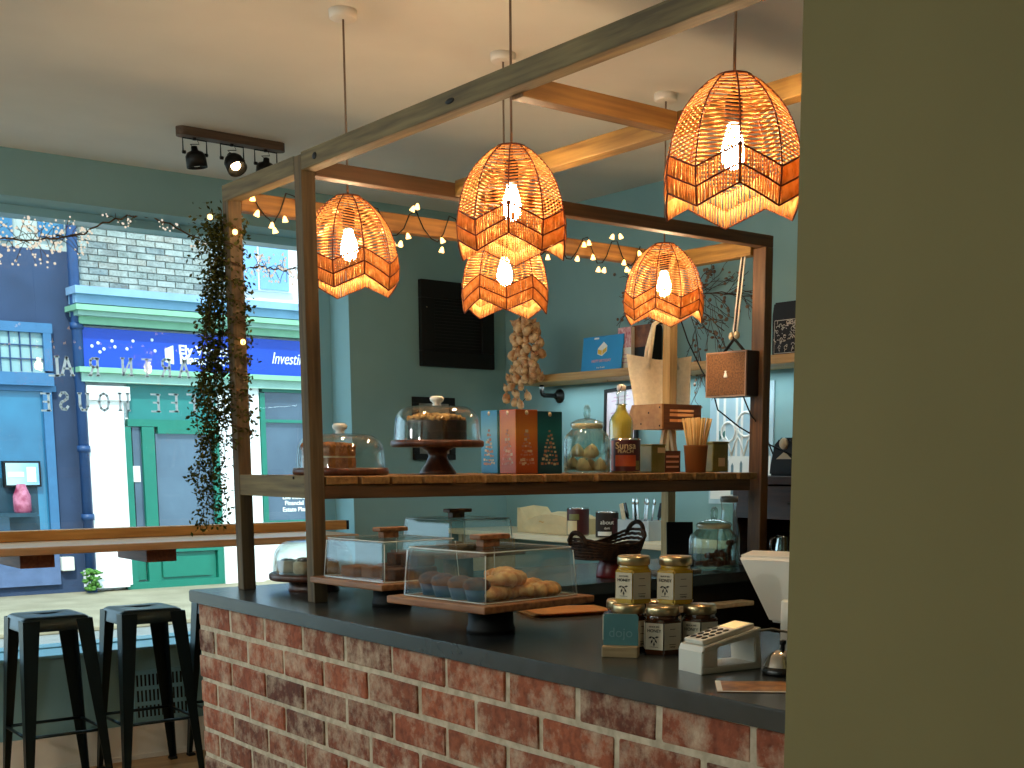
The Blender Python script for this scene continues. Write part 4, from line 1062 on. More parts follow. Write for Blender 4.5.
# bottom layer then the two on top
J = Vector((on_z(665, 655, CT).x + .018, on_z(665, 655, CT).y + .028, CT))
A2 = Vector((.7765, -.6302, 0)); B2 = Vector((.6302, .7765, 0))          # across and away from the seats
rz0 = math.atan2(-.7765, -.6302) - PI / 2 - PI * 1.0
def jpos(a, b_, lvl): q = J + A2 * a + B2 * b_; return (q.x, q.y, CT + lvl * .0945)
VA = math.atan2(J.y, J.x)
honey_jar('dark honey jar, front of the bottom layer beside the card reader', jpos(0, 0, 0), 'honey_dark', VA - PI / 2 - .45)
honey_jar('dark honey jar of the bottom layer, right behind the card reader', jpos(.076, .022, 0), 'honey_dark', VA - PI / 2 - .5)
honey_jar('dark honey jar of the bottom layer, half hidden by the teal sign', jpos(-.066, .035, 0), 'honey_dark', VA - PI / 2 - .1)
honey_jar('honey jar at the back of the bottom layer, gold lid showing left of the stack', jpos(-.075, .112, 0), 'honey_dark', VA - PI / 2 + .1)
honey_jar('honey jar at the back of the bottom layer, hidden between the two top jars', jpos(.006, .092, 0), 'honey_dark', VA - PI / 2 + .3)
honey_jar('pale honey jar on top of the stack, left one above the teal sign', jpos(-.055, .05, 1), 'honey', VA - PI / 2 - .55)
honey_jar('pale honey jar on top of the stack, right one nearer the glass biscuit jar', jpos(.028, .04, 1), 'honey', VA - PI / 2 - .6)
ps = on_z(629, 657, CT)
t = thing('tap_sign', 'teal card sign in a small wooden block before the honey jars', 'sign', (ps.x - .012, ps.y + .012, CT), VA - PI / 2 - .1)
b = MB(); b.box(-.035, .035, -.012, .022, 0, .022, .002); b.build('block', wood('sign_block', '8a7250', 'b29a70', 'x', .6), t)
b = MB(); b.prism([(-.034, .02), (.034, .02), (.034, .078), (.03, .083), (-.03, .083), (-.034, .078)], 'y', .004, .009); b.build('card', 'teal_card', t)
b = MB(); b.text('dojo', .026, TR(0, .0035, .046) @ FACE_NEG_Y, .0003); b.build('lettering', mat('pale_teal_ink', '6f9698', .6), t)
# brown paper sheets
pp_ = on_z(566, 613, CT)
first = True
for i in range(4):
    b = MB(); n = 8; cr = .012 if i == 3 else .0
    vs = [[b.bm.verts.new((-.11 + .22 * u / n, -.075 + .15 * v / n, .0012 + .0012 * math.sin(u * 1.1 + i) * (u / n) + (cr * max(0, v / n - .7) if 0 else 0))) for v in range(n + 1)] for u in range(n + 1)]
    for u in range(n):
        for v in range(n): b.bm.faces.new((vs[u][v], vs[u + 1][v], vs[u + 1][v + 1], vs[u][v + 1])).smooth = True
    bmesh.ops.solidify(b.bm, geom=b.bm.faces[:], thickness=.0007)
    tag(b.build('paper_sheet', 'orange_paper', loc=(pp_.x, pp_.y, CT + .0005 + i * .0026), rz=-.35 + i * .03), 'brown paper sheet in the small pile between pastry cloche and honey jars', 'paper', 'brown paper sheets')
# card reader
pr_ = on_z(702, 675, CT); pr2 = on_z(762, 668, CT)
ang = math.atan2(pr2.y - pr_.y, pr2.x - pr_.x)
L_ = (pr2 - pr_).length
t = thing('card_reader', 'white card payment reader with keypad lying on the counter', 'card reader', (pr_.x, pr_.y, CT), ang)
wd = .07; hA, hB = .053, .075
b = MB()
b.prism([(0, 0), (L_, 0), (L_, .012), (0, .012)], 'y', 0, wd)
b.prism([(0, .012), (.036, .012), (.036, hA - .006), (0, hA - .014)], 'y', 0, wd)
b.prism([(L_ - .016, .012), (L_, .012), (L_ - .006, hB - .014), (L_ - .02, hB - .016)], 'y', 0, wd)
b.prism([(0, hA - .014), (.036, hA - .006), (L_ - .02, hB - .016), (L_ - .006, hB - .014), (L_ - .004, hB), (.004, hA - .004)], 'y', 0, wd)
bmesh.ops.bevel(b.bm, geom=[e for e in b.bm.edges if abs(e.verts[0].co.y - e.verts[1].co.y) < 1e-6], offset=.0018, segments=2, affect='EDGES')
b.build('cradle', 'white_plastic', t)
sl = math.atan2(.004 + hB - hA, L_ - .008)
T = TR(.004, wd / 2, hA - .003) @ Matrix.Rotation(-sl, 4, 'Y')
b = MB(); b.box(.004, L_ - .014, -wd / 2 + .008, wd / 2 - .008, 0, .009, .002, M4=T); b.build('reader_body', 'white_plastic', t)
b = MB()
for i in range(4):
    for j in range(3): b.lathe([(.0065, 0), (.0065, .0012)], 0, 0, 0, 14, M4=T @ TR(.018 + i * .0165, -.016 + j * .016, .0088) @ Matrix.Diagonal((1, .8, 1, 1)))
b.build('key', 'black_gloss', t)
b = MB(); b.box(.083, L_ - .02, -wd / 2 + .013, wd / 2 - .013, .0085, .0098, M4=T); b.build('display', 'screen', t)
q = on_z(800, 640, CT)
b = MB(); b.tube([(pr2.x - .01, pr2.y + .05, CT + .06), (pr2.x + .07, pr2.y + .04, CT + .062), (pr2.x + .15, pr2.y - .02, CT + .04), (pr2.x + .2, pr2.y - .16, CT + .004)], .0025, 6)
tag(b.build('reader_cable', 'grey_plastic'), 'grey cable running from the card reader towards the screen stand', 'cable')
# service bell
pbz = on_z(782, 674, CT)
t = thing('service_bell', 'chrome service bell with black base at the counter end, beside the sage wall', 'bell', (pbz.x, pbz.y, CT))
b = MB(); b.lathe([(.034, 0), (.036, .004), (.033, .014), (.02, .016)], 0, 0, 0, 32); b.build('base', 'black_gloss', t)
b = MB(); b.lathe([(.033, .015), (.031, .019), (.024, .034), (.012, .042), (0, .044)], 0, 0, 0, 32, cap=False); b.build('bell_dome', 'chrome', t)
b = MB(); b.lathe([(.004, .042), (.004, .052), (.006, .054), (.006, .06), (0, .062)], 0, 0, 0, 16, cap=False); b.build('plunger', 'black_metal', t)
# leaflets
pl = on_z(757, 688, CT)
b = MB(); b.box(-.075, .075, -.05, .05, 0, .0015); lf = tag(b.build('leaflet', mat('orange_food_print', '7a4016', .35, c2='c88a44', scale=28), loc=(pl.x + .01, pl.y - .0, CT), rz=-.75), 'glossy food photo leaflet lying on the counter edge', 'leaflet')
b = MB(); b.box(-.075, .075, -.052, -.046, .0014, .0019); b.box(-.075, -.066, -.05, .05, .0014, .0019); b.build('border', 'white_paper', lf)
# till screen with stand
t = thing('till_screen', 'white tilted till screen seen from behind on its white stand', 'till', (0, 0, 0))
Xt = 1.93
pts = [on_x(736, 556, Xt), on_x(812, 559, Xt), on_x(812, 628, Xt), on_x(768, 623, Xt)]
b = MB(); nrm = Vector((1, .1, .25)).normalized()
a_ = [b.bm.verts.new(p) for p in pts]; c_ = [b.bm.verts.new(p + Vector((.05, .0, .012))) for p in pts]
b.bm.faces.new(a_); b.bm.faces.new(c_[::-1])
for i in range(4): b.bm.faces.new((a_[i], c_[i], c_[(i + 1) % 4], a_[(i + 1) % 4]))
bmesh.ops.recalc_face_normals(b.bm, faces=b.bm.faces[:])
bmesh.ops.bevel(b.bm, geom=b.bm.edges[:], offset=.007, segments=3, affect='EDGES')
b.build('housing', 'white_plastic', t)
q = on_x(757, 557, Xt + .02); b = MB(); b.box(q.x - .004, q.x + .008, q.y - .014, q.y + .014, q.z - .004, q.z + .002, .001); b.build('sensor', 'maroon', t)
pst = on_z(791, 652, CT)
b = MB(); b.lathe([(.022, 0), (.022, .10), (.018, .104)], pst.x, pst.y, CT, 28); b.tube([(pst.x, pst.y, CT + .09), (Xt + .03, pst.y + .02, CT + .13)], .012, 10); b.build('stand', 'white_plastic', t)
# wicker basket on red stand, further along the return
pb2 = Vector((2.655, 3.09, CT))
t = thing('red_stand', 'deep red pedestal under the dark wicker basket on the rear counter run', 'stand', pb2)
b = MB(); b.lathe([(.054, 0), (.056, .005), (.05, .036), (.044, .05), (.05, .056), (.05, .06)], 0, 0, 0, 36); b.build('body', 'red', t)
t = thing('wicker_basket', 'dark wicker basket tray with end handles resting on the red stand', 'basket', (pb2.x - .025, pb2.y + .0, CT + .0605), .1)
b = MB(); nW = 7
for k in range(nW):
    z = .006 + k * .007; gx, gy_ = .115 + k * .004, .07 + k * .003
    pts = []
    for i in range(64):
        a = 2 * PI * i / 64; zz = z + .05 * (math.cos(a) ** 2) * (k / nW) * (1 if math.cos(a) > 0 else .5)
        pts.append((gx * math.copysign(abs(math.cos(a)) ** .75, math.cos(a)), gy_ * math.copysign(abs(math.sin(a)) ** .75, math.sin(a)), zz + .0015 * math.sin(i * PI + k)))
    b.tube(pts, .0052, 6, closed=True)
b.prism([(.105 * math.cos(k * PI / 12), .06 * math.sin(k * PI / 12)) for k in range(24)], 'z', 0, .006)
b.build('woven_body', 'wicker', t, normals=False)
for sx in (1, -1):
    b = MB(); b.tube([(sx * (.132 + .012 * math.sin(a)), -.036 * math.cos(a), (.075 if sx > 0 else .05) + .04 * math.sin(a)) for a in [k * PI / 12 for k in range(13)]], .0075, 8); b.build('handle', 'wicker', t)
# biscuit jar
pg = on_z(713, 568, CT)
pg = Vector((3.115, 3.085, CT))
ribbed_jar('large ribbed glass biscuit jar with knob lid on the rear counter run', pg, .083, .165, rz=.3)
first = True
for i, (dx, dy, dz, rx, ry) in enumerate(((-.03, -.03, .016, 1.5, .2), (.02, -.035, .016, 1.5, 1.2), (.0, .02, .016, 1.5, 2.0), (-.04, .025, .016, 1.5, .7), (.045, .02, .016, 1.5, 2.6), (-.01, -.02, .045, 1.5, .5), (.02, .01, .045, 1.4, 1.9), (.045, -.03, .06, .25, 0))):
    l = (pg.x + dx, pg.y + dy, CT + .006 + dz)
    if first:
        b = MB(); b.cyl((0, 0, -.026), (0, 0, .026), .008, seg=10)
        for z in (-.028, .028):
            for s_ in (-1, 1): b.ball((s_ * .008, 0, z), .0105, 10)
        bo = tag(b.build('bone_biscuit', 'biscuit', loc=l), 'dark bone shaped biscuit inside the large glass jar', 'biscuit', 'biscuits in the glass jar'); first = False; o = bo
    else: o = bo.copy(); COL.objects.link(o); o.location = l
    o.rotation_euler = (rx, 0, ry)
t = thing('glass_carafe', 'tall clear glass carafe behind the biscuit jar, by the right post', 'carafe', (3.265, 3.16, CT))
b = MB(); b.lathe([(.0, .003), (.038, 0), (.042, .01), (.042, .11), (.03, .16), (.026, .2), (.03, .235)], 0, 0, 0, 32, cap=False); b.build('glass', 'jar_glass', t)
b = MB(); b.lathe([(.028, .228), (.032, .23), (.032, .25), (.0, .252)], 0, 0, 0, 24, cap=False); b.build('stopper', 'white_cer', t)
t = thing('price_board', 'small dark chalk panel leaning behind the pale rear post', 'chalkboard', (3.245, 3.39, CT), -.6)
b = MB(); b.box(-.05, .05, -.006, .006, .0, .15, .002, M4=Matrix.Rotation(-.15, 4, 'X')); b.build('panel', 'black', t)
b = MB(); b.box(-.055, .055, -.02, .02, 0, .01, .002); b.build('foot', 'dark_wood', t)
b = MB(); b.box(-.09, .09, -.05, .05, 0, .012, .003); tag(b.build('slate_tray', 'grey_plastic', loc=(2.89, 3.05, CT), rz=.1), 'flat grey tray lying behind the top honey jars on the rear counter run', 'tray')

# ================================================================== BACK WALL AND BACK WORKTOP
t = thing('back_worktop', 'pale pine worktop shelf along the back wall behind the bar', 'worktop', (0, 0, 0))
b = MB(); b.box(3.45, XB - .001, 3.40, 5.29, .92, .945, .003); b.build('board', 'pale_wood', t)
for y in (3.42, 5.24): b = MB(); b.box(3.5, XB - .001, y, y + .03, 0, .92); b.build('end_panel', 'pale_wood', t)
ZW = .945
# paper coffee bag lying
t = thing('paper_bag', 'crumpled brown paper bag lying on the back worktop', 'bag', (3.63, 4.62, ZW), 0); t.scale = (.95, 1.4, 1.15)
b = MB(); q = [(-.1, -.13), (.1, -.13), (.1, .13), (-.1, .13)]
rows = []
for k in range(7):
    y = -.14 + .28 * k / 6; hgt = [.062, .075, .08, .078, .068, .05, .1][k]
    rows.append([b.bm.verts.new((dx * .1 * (1 + R.uniform(-.05, .05)), y + R.uniform(-.004, .004), max(0.001, dz * hgt))) for dx, dz in ((-1, .0), (-1.03, .5), (-.9, 1.0), (0, 1.08 + R.uniform(-.06, .06)), (.9, 1.0), (1.03, .5), (1, .0))])
for a_, c_ in zip(rows, rows[1:]):
    for i in range(6): b.bm.faces.new((a_[i], a_[i + 1], c_[i + 1], c_[i]))
b.bm.faces.new(rows[0]); b.bm.faces.new(rows[-1][::-1])
b.build('bag_body', 'kraft_l', t)
b = MB(); b.box(-.09, .09, .14, .15, .01, .1, .002, M4=None); b.build('folded_top', 'kraft_l', t)
b = MB(); b.text('~', .05, TR(-.105, 0, .05) @ FACE_NEG_X, .0003) ; b.build('print', 'kraft', t)
p = on_x(578, 533, 3.56); tin('tomato tin with cream and maroon label on the back worktop beside the paper bag', 3.56, p.y, ZW, .05, .128, 'maroon', [(-1.2, -.1, .008, .07, 'cream_tin'), (-.9, .1, .074, .1, 'olive')])
p = on_x(607, 535, 3.56); tin('black and white lettered tin on the back worktop, right of the tomato tin', 3.56, p.y, ZW, .05, .118, 'ink', [(-.9, .4, .012, .03, 'white_ink'), (.5, 1.2, .01, .09, 'maroon')], [('about', .07, .026, 'white_ink'), ('dark', .045, .014, 'white_ink')])
p = on_x(638, 538, 3.58)
cb = Vector((3.6, p.y, ZW))
t = thing('cutlery_planter', 'pale grey trough holding cutlery on the back worktop', 'holder', cb, 0)
b = MB()
for x0, x1, y0, y1 in ((-.05, -.044, -.1, .1), (.044, .05, -.1, .1), (-.044, .044, -.1, -.094), (-.044, .044, .094, .1)): b.box(x0, x1, y0, y1, 0, .085, .001)
b.box(-.044, .044, -.094, .094, 0, .006); b.build('trough', 'plum', t)
for i, (dy, lean, kind) in enumerate(((.082, .35, 'k'), (.07, .28, 'w'), (.045, .2, 'k'), (.025, .05, 's'), (.01, -.1, 's'), (-.01, .12, 's'), (-.03, -.18, 's'), (-.045, -.1, 's'), (-.065, -.25, 'k'))):
    nm, lab, cat = {'k': ('table_knife', 'black handled knife standing in the grey trough', 'knife'), 'w': ('wooden_spoon', 'pale wooden handled utensil between the black knife handles in the grey trough', 'spoon'), 's': ('steel_spoon', 'shiny steel spoon standing handle up in the grey trough', 'spoon')}[kind]
    b = MB(); M4 = Matrix.Rotation(-lean, 4, 'X')
    if kind == 'k': b.box(-.004, .004, -.009, .009, .09, .155, .003, M4=M4); m = 'black_gloss'
    elif kind == 'w': b.box(-.004, .004, -.011, .011, .08, .15, .003, M4=M4); m = 'pale_wood'
    else: b.box(-.0015, .0015, -.006, .006, .08, .15, .001, M4=M4); b.ball(M4 @ Vector((0, 0, .155)), (.003, .011, .016), 10); m = 'chrome'
    b.box(-.001, .001, -.005, .005, .0, .09, 0, M4=M4 if False else M4)
    tag(b.build(nm, m, loc=(cb.x + (-.02 if i % 2 else .02), cb.y + dy, ZW + .008)), lab, cat, {'k': 'black handled knives in the trough', 'w': None, 's': 'steel spoons in the trough'}[kind])
# wall shelf
t = thing('wall_shelf', 'long scaffold board shelf on black pipe brackets on the bar back wall', 'shelf', (0, 0, 0))
b = MB(); b.box(3.6, XB, 2.3, 4.975, 1.642, 1.676, .003); b.build('board', 'shelf_wood', t)
for y in (4.86, 3.2):
    b = MB(); b.tube([(3.72, y, 1.642), (3.72, y, 1.607), (3.724, y, 1.598), (3.733, y, 1.593), (XB - .01, y, 1.593)], .011, 10); b.lathe([(.034, 0), (.034, .008), (.018, .012), (.016, .03)], 0, 0, 0, 24, M4=TR(XB, y, 1.593) @ Matrix.Rotation(-PI / 2, 4, 'Y'))
    b.build('pipe_bracket', 'black_metal', t)
ZS = 1.677
pA, pB_ = on_x(581, 370, 3.66), on_x(621, 368, 3.66)
t = thing('greeting_card', 'bright blue greeting card with a yellow cake slice standing on the wall shelf', 'card', (3.66, (pA.y + pB_.y) / 2, ZS), 0)
wd = abs(pA.y - pB_.y); h = .155
LE = Matrix.Rotation(.12, 4, 'Y')
b = MB(); b.box(-.002, .002, -wd / 2, wd / 2, .0, h, .0008, M4=LE); b.box(.03, .033, -wd / 2, wd / 2, 0.0, h * .98, .0008, M4=Matrix.Rotation(-.1, 4, 'Y')); b.build('card', 'card_blue', t)
FT = LE @ TR(-.0028, 0, 0) @ FACE_NEG_X
b = MB(); b.prism([(-.03, .075), (.002, .066), (.034, .085), (.034, .11), (.008, .128), (-.03, .1)], 'z', 0, .0005, M4=FT); b.prism([(-.06, .142), (-.028, .142), (-.028, .15), (-.06, .15)], 'z', 0, .0005, M4=FT); b.build('icing_print', 'white_ink', t)
b = MB(); b.prism([(-.028, .078), (.0, .07), (.0, .09), (-.028, .097)], 'z', .0005, .001, M4=FT); b.prism([(.004, .071), (.031, .087), (.031, .104), (.004, .091)], 'z', .0005, .001, M4=FT); b.build('cake_print', 'yellow', t)
b = MB(); b.text('HAPPY BIRTHDAY', .0165, FT @ TR(0, .045, 0), .0004, bold=.03); b.build('lettering', 'pink_ink', t)
b = MB(); b.text('love & cake', .012, FT @ TR(.0, .016, 0), .0004); b.build('small_lettering', 'white_ink', t)
def wbox(name, label, px0, px1, pyb, X, dep, h, z, m, cat='box', extras=()):
    a, c = on_x(px0, pyb, X), on_x(px1, pyb, X); y0, y1 = min(a.y, c.y), max(a.y, c.y)
    t = thing(name, label, cat, (X, (y0 + y1) / 2, z)); w_ = y1 - y0
    b = MB(); b.box(0, dep, -w_ / 2, w_ / 2, 0, h, .002); b.build('box', m, t)
    for (u0, u1, v0, v1, mm) in extras:
        b = MB(); b.prism([(u0 * w_ - w_ / 2, v0 * h), (u1 * w_ - w_ / 2, v0 * h), (u1 * w_ - w_ / 2, v1 * h), (u0 * w_ - w_ / 2, v1 * h)], 'z', 0, .0006, M4=TR(-.0002, 0, 0) @ FACE_NEG_X); b.build('print', mm, t)
    return t
wbox('floral_box', 'pink floral and white box on the wall shelf beside the blue card', 618, 631, 366, 3.68, .07, .18, ZS, 'white_paper', extras=((0, 1, .52, 1, 'pink_card'), (.15, .85, .34, .36, 'pink_ink'), (.15, .85, .25, .27, 'pink_ink'), (.15, .85, .16, .18, 'pink_ink')))
wbox('chocolate_box', 'brown and black patterned box on the wall shelf behind the tote bag', 632, 650, 365, 3.7, .07, .185, ZS, 'black', extras=((0, 1, .5, 1, 'brown_card'), (.55, .75, .08, .25, 'yellow')))
# coffee bag at the far right of the shelf
a = on_x(786, 352, 3.67)
t = thing('coffee_bag', 'black bag with white printed pattern at the right end of the wall shelf', 'bag', (3.67, a.y, ZS))
b = MB(); b.prism([(-.075, 0), (.075, 0), (.078, .15), (.07, .2), (-.07, .2), (-.078, .15)], 'x', 0, .07); bmesh.ops.bevel(b.bm, geom=b.bm.edges[:], offset=.006, segments=2, affect='EDGES'); b.build('pouch', 'black', t)
b = MB()
for i in range(60):
    u, v = R.uniform(-.055, .05), R.uniform(.015, .125); s = R.uniform(.003, .008)
    if R.random() < .5: b.tube([TR(-.001, 0, 0) @ FACE_NEG_X @ Vector((u + s * math.cos(k), v + s * math.sin(k), 0)) for k in [j * PI / 5 for j in range(R.choice((6, 10)))]], .0011, 4)
    else: b.tube([TR(-.001, 0, 0) @ FACE_NEG_X @ Vector((u, v, 0)), TR(-.001, 0, 0) @ FACE_NEG_X @ Vector((u + R.uniform(-.012, .012), v + R.uniform(-.012, .012), 0))], .0012, 4)
for (u0, v0, u1, v1) in ((-.06, .01, .056, .01), (.056, .01, .056, .132), (.056, .132, -.06, .132), (-.06, .132, -.06, .01)): b.tube([TR(-.001, 0, 0) @ FACE_NEG_X @ Vector((u0, v0, 0)), TR(-.001, 0, 0) @ FACE_NEG_X @ Vector((u1, v1, 0))], .001, 4)
b.build('printed_pattern', 'white_ink', t)
# framed certificate below the shelf
a, c = on_x(604, 388, 3.80), on_x(638, 388, 3.80)
t = thing('certificate_frame', 'thin black frame with pale lilac sheet tilted on the back wall below the shelf', 'picture frame', (3.80, (a.y + c.y) / 2 + .0, 1.33))
hw = .115; h = .285
LT = Matrix.Rotation(.07, 4, 'Y') @ Matrix.Rotation(-.06, 4, 'X')
b = MB()
for (y0, y1, z0, z1) in ((-hw, hw, 0, .016), (-hw, hw, h - .016, h), (-hw, -hw + .016, .016, h - .016), (hw - .016, hw, .016, h - .016)): b.box(-.008, .008, y0, y1, z0, z1, .001, M4=LT)
b.build('frame', 'black', t)
b = MB(); b.box(-.002, .004, -hw + .014, hw - .014, .014, h - .014, 0, M4=LT); b.build('sheet', 'lilac_paper', t)
b = MB()
for v, w_ in ((.24, .1), (.225, .13), (.2, .06), (.17, .14), (.155, .12), (.14, .13), (.11, .08)): b.box(-.003, -.0018, -w_ / 2, w_ / 2, v, v + .004, 0, M4=LT)
b.build('print', 'pink_ink', t)
# cathedral poster
Xp = XB - .006
a, c = on_x(712, 397, Xp), on_x(752, 397, Xp)
y1, y0 = a.y + .01, c.y - .12; zb, ztp = 1.10, 1.60
t = thing('window_poster', 'pale blue poster with white cathedral drawing on the wall behind the speaker', 'poster', (Xp, (y0 + y1) / 2, zb))
w_ = y1 - y0; h = ztp - zb
b = MB(); b.box(0, .004, -w_ / 2, w_ / 2, 0, h); b.build('sheet', mat('pale_blue_print', 'a4c0cc', .5, c2='c8dce2', scale=4), t)
b = MB(); FX = TR(-.0004, 0, 0) @ FACE_NEG_X
def pq(u0, v0, u1, v1): b.prism([(u0, v0), (u1, v0), (u1, v1), (u0, v1)], 'z', 0, .0006, M4=FX)
pq(-w_ / 2 + .01, .02, w_ / 2 - .01, .20)
for u in (-.14, -.1, -.03, .0, .06, .12): pq(u, .2, u + .014, .46)
for u, v, r in ((-.07, .3, .04), (.03, .33, .05), (.10, .27, .04)):
    b.tube([FX @ Vector((u + r * math.cos(k), v + r * math.sin(k), .0002)) for k in [j * PI / 10 for j in range(20)]], .006, 4, closed=True)
for u in (-.12, -.05, .02, .09): b.tube([FX @ Vector((u, .2, .0002)), FX @ Vector((u + .02, .26, .0002)), FX @ Vector((u + .035, .28, .0002)), FX @ Vector((u + .05, .26, .0002)), FX @ Vector((u + .07, .2, .0002))], .005, 4)
b.build('cathedral_drawing', 'white_ink', t)
b = MB()
for u, v, w2, h2 in ((-.145, .1, .016, .05), (-.1, .06, .014, .03), (-.08, .12, .014, .06), (-.05, .1, .014, .06), (-.05, .04, .02, .02), (.0, .12, .014, .05), (.03, .05, .02, .04), (.08, .1, .014, .06), (.11, .05, .016, .04)):
    b.prism([(u, v), (u + w2, v), (u + w2, v + h2), (u + w2 / 2, v + h2 + .012), (u, v + h2)], 'z', .0008, .0012, M4=FX)
b.build('window_print', mat('grey_blue_ink', '708a92', .6), t)
b = MB(); b.text('M', .05, FX @ TR(-.105, .285, .0006), .0003, bold=.02); b.build('lettering', mat('green_ink', '3f7a70', .6), t)
# hanging speaker on a strap
sp = Vector((3.2, 3.125, 1.502))
t = thing('hanging_speaker', 'brown cloth-fronted speaker hanging by a striped strap from the timber rail', 'speaker', sp, .0)
b = MB(); b.box(.004, .085, -.098, .098, 0, .155, .004); b.build('cabinet', 'espresso', t)
b = MB(); b.box(0, .006, -.092, .092, .006, .149, .002); b.build('grille', 'speaker_cloth', t)
b = MB()
for (y0, y1, z0, z1) in ((-.097, .097, 0, .005), (-.097, .097, .15, .155), (-.097, -.092, .005, .15), (.092, .097, .005, .15)): b.box(-.001, .007, y0, y1, z0, z1)
b.build('piping', mat('tan_piping', '9a7a5c', .5), t)
b = MB(); b.lathe([(.0, 0), (.008, 0), (.009, .004), (.006, .012), (.004, .018), (.005, .022), (0, .024)], 0, 0, 0, 14, M4=TR(-.001, 0, .066) @ Matrix.Diagonal((.25, 1, 1, 1)), cap=False); b.build('logo', 'white_ink', t)
q = Vector((3.255, 3.105, 1.978)) - sp
b = MB()
for u0, u1, m_ in ((-.0055, .0055, 0), (-.011, -.0055, 1), (.0055, .011, 1)):
    lo_, hi_ = Vector((.04, 0, .205)), Vector(q)
    vs_ = [lo_ + Vector((0, u0, 0)), lo_ + Vector((0, u1, 0)), hi_ + Vector((0, u1, 0)), hi_ + Vector((0, u0, 0))]
    bk = [v + Vector((.003, 0, 0)) for v in vs_]
    A_ = [b.bm.verts.new(v) for v in vs_]; B_ = [b.bm.verts.new(v) for v in bk]
    fs_ = [b.bm.faces.new(A_), b.bm.faces.new(B_[::-1])] + [b.bm.faces.new((A_[i], B_[i], B_[(i + 1) % 4], A_[(i + 1) % 4])) for i in range(4)]
    for f in fs_: f.material_index = m_
b.build('strap', ['black', 'strap_w'], t)
b = MB(); b.tube([(.04, -.05, .155), (.04, -.0, .2), (.04, .05, .155)], .0055, 6); b.tube([(.04, .012, .215), (.04, .0, .2)], .004, 6); b.build('handle_cord', 'black', t)
b = MB(); b.ball((.04, -.012, .212), (.011, .011, .014), 12); b.ball((.04, .014, .21), (.011, .011, .014), 12); b.build('wooden_bead', 'pale_wood', t)
b = MB()
b.tube([(3.22, 3.2, 1.51), (3.23, 3.19, 1.46), (3.3, 3.15, 1.40), (3.4, 3.1, 1.34), (3.6, 3.05, 1.26)], .0028, 6)
b.tube([(3.22, 3.06, 1.505), (3.24, 3.04, 1.44), (3.3, 3.03, 1.38), (3.34, 3.02, 1.3)], .0028, 6)
b.tube([(3.25, 3.46, 1.9), (3.3, 3.42, 1.72), (3.28, 3.32, 1.6), (3.26, 3.22, 1.53)], .0028, 6)
tag(b.build('speaker_cable', 'black'), 'thin black cables trailing below the hanging speaker', 'cable')
# tote bag hooked on the rear post
p = on_y(659, 372, AY0 - .05)
t = thing('tote_bag', 'cream canvas tote bag hanging behind the pale rear post', 'bag', (3.262, AY1 + .05, 1.40), -.25)
b = MB(); nu, nv = 14, 12; front = []
for s_ in (-1, 1):
    g = []
    for j in range(nv + 1):
        v = j / nv; wdt = .105 + .028 * v; row = []
        for i in range(nu + 1):
            u = i / nu * 2 - 1
            fold = .012 * math.cos(u * 7 + .6) * (.35 + .65 * v)
            row.append(b.bm.verts.new((u * wdt + .006 * math.sin(v * 5), -.020 + s_ * .014 * (1 - u * u) + fold * .6 - .02 * (u > .2) * (u - .2), v * .255 - .03 * v * abs(u) ** 1.5 * (-.6))))
        g.append(row)
    front.append(g)
    for j in range(nv):
        for i in range(nu): b.bm.faces.new((g[j][i], g[j][i + 1], g[j + 1][i + 1], g[j + 1][i])).smooth = True
for j in range(nv):
    for i in (0, nu): b.bm.faces.new((front[0][j][i], front[0][j + 1][i], front[1][j + 1][i], front[1][j][i]))
for i in range(nu): b.bm.faces.new((front[0][0][i], front[0][0][i + 1], front[1][0][i + 1], front[1][0][i]))
b.build('bag_body', 'canvas', t)
for s_, yy in ((-1, -.036), (-1, -.008)):
    b = MB(); pts = [(-.06, yy, .22), (-.045, yy + .006, .30), (-.022, -.008, .385), (.0, .004 - .012, .40), (.022, -.008, .385), (.05, yy + .006, .30), (.065, yy, .22)]
    b.tube(pts, .010, 6, flat=.35); b.build('handle', 'canvas', t)
b = MB(); b.cyl((0, -.05, .392), (0, .0, .388), .004, seg=8); b.cyl((0, .0, .388), (0, .004, .402), .004, seg=8); tag(b.build('coat_hook', 'black_metal', loc=t.location), 'small black hook on the rear post carrying the tote bag', 'hook')
# black louvred menu board and small picture on the window wall
t = thing('louvre_board', 'square black louvred panel high on the wall right of the shop window', 'wall panel', (3.53, YW, 1.738))
b = MB()
for (x0, x1, z0, z1) in ((-.215, .215, 0, .075), (-.215, .215, .325, .41), (-.215, -.14, .075, .325), (.14, .215, .075, .325)): b.box(x0, x1, -.03, 0, z0, z1, .003)
b.build('frame', 'black', t)
b = MB()
for k in range(16):
    z = .08 + k * .0155; b.box(-.14, .14, -.014, -.009, z, z + .013, 0, M4=TR(0, 0, 0))
b.box(-.14, .14, -.006, 0, .075, .325); b.build('slats', 'black', t)
b = MB(); b.ball((-.185, -.031, .28), (.003, .002, .003), 8); b.build('screw', 'brass', t)
t = thing('small_picture', 'small black framed print on the wall behind the chocolate cake', 'picture frame', (3.387, YW, 1.285))
b = MB()
for (x0, x1, z0, z1) in ((-.12, .12, 0, .03), (-.12, .12, .275, .305), (-.12, -.09, .03, .275), (.09, .12, .03, .275)): b.box(x0, x1, -.022, 0, z0, z1, .002)
b.build('frame', 'black', t)
b = MB(); b.box(-.09, .09, -.008, 0, .03, .275); b.build('print', mat('grey_photo_print', '6a6a60', .5, c2='b4b0a4', scale=14), t)
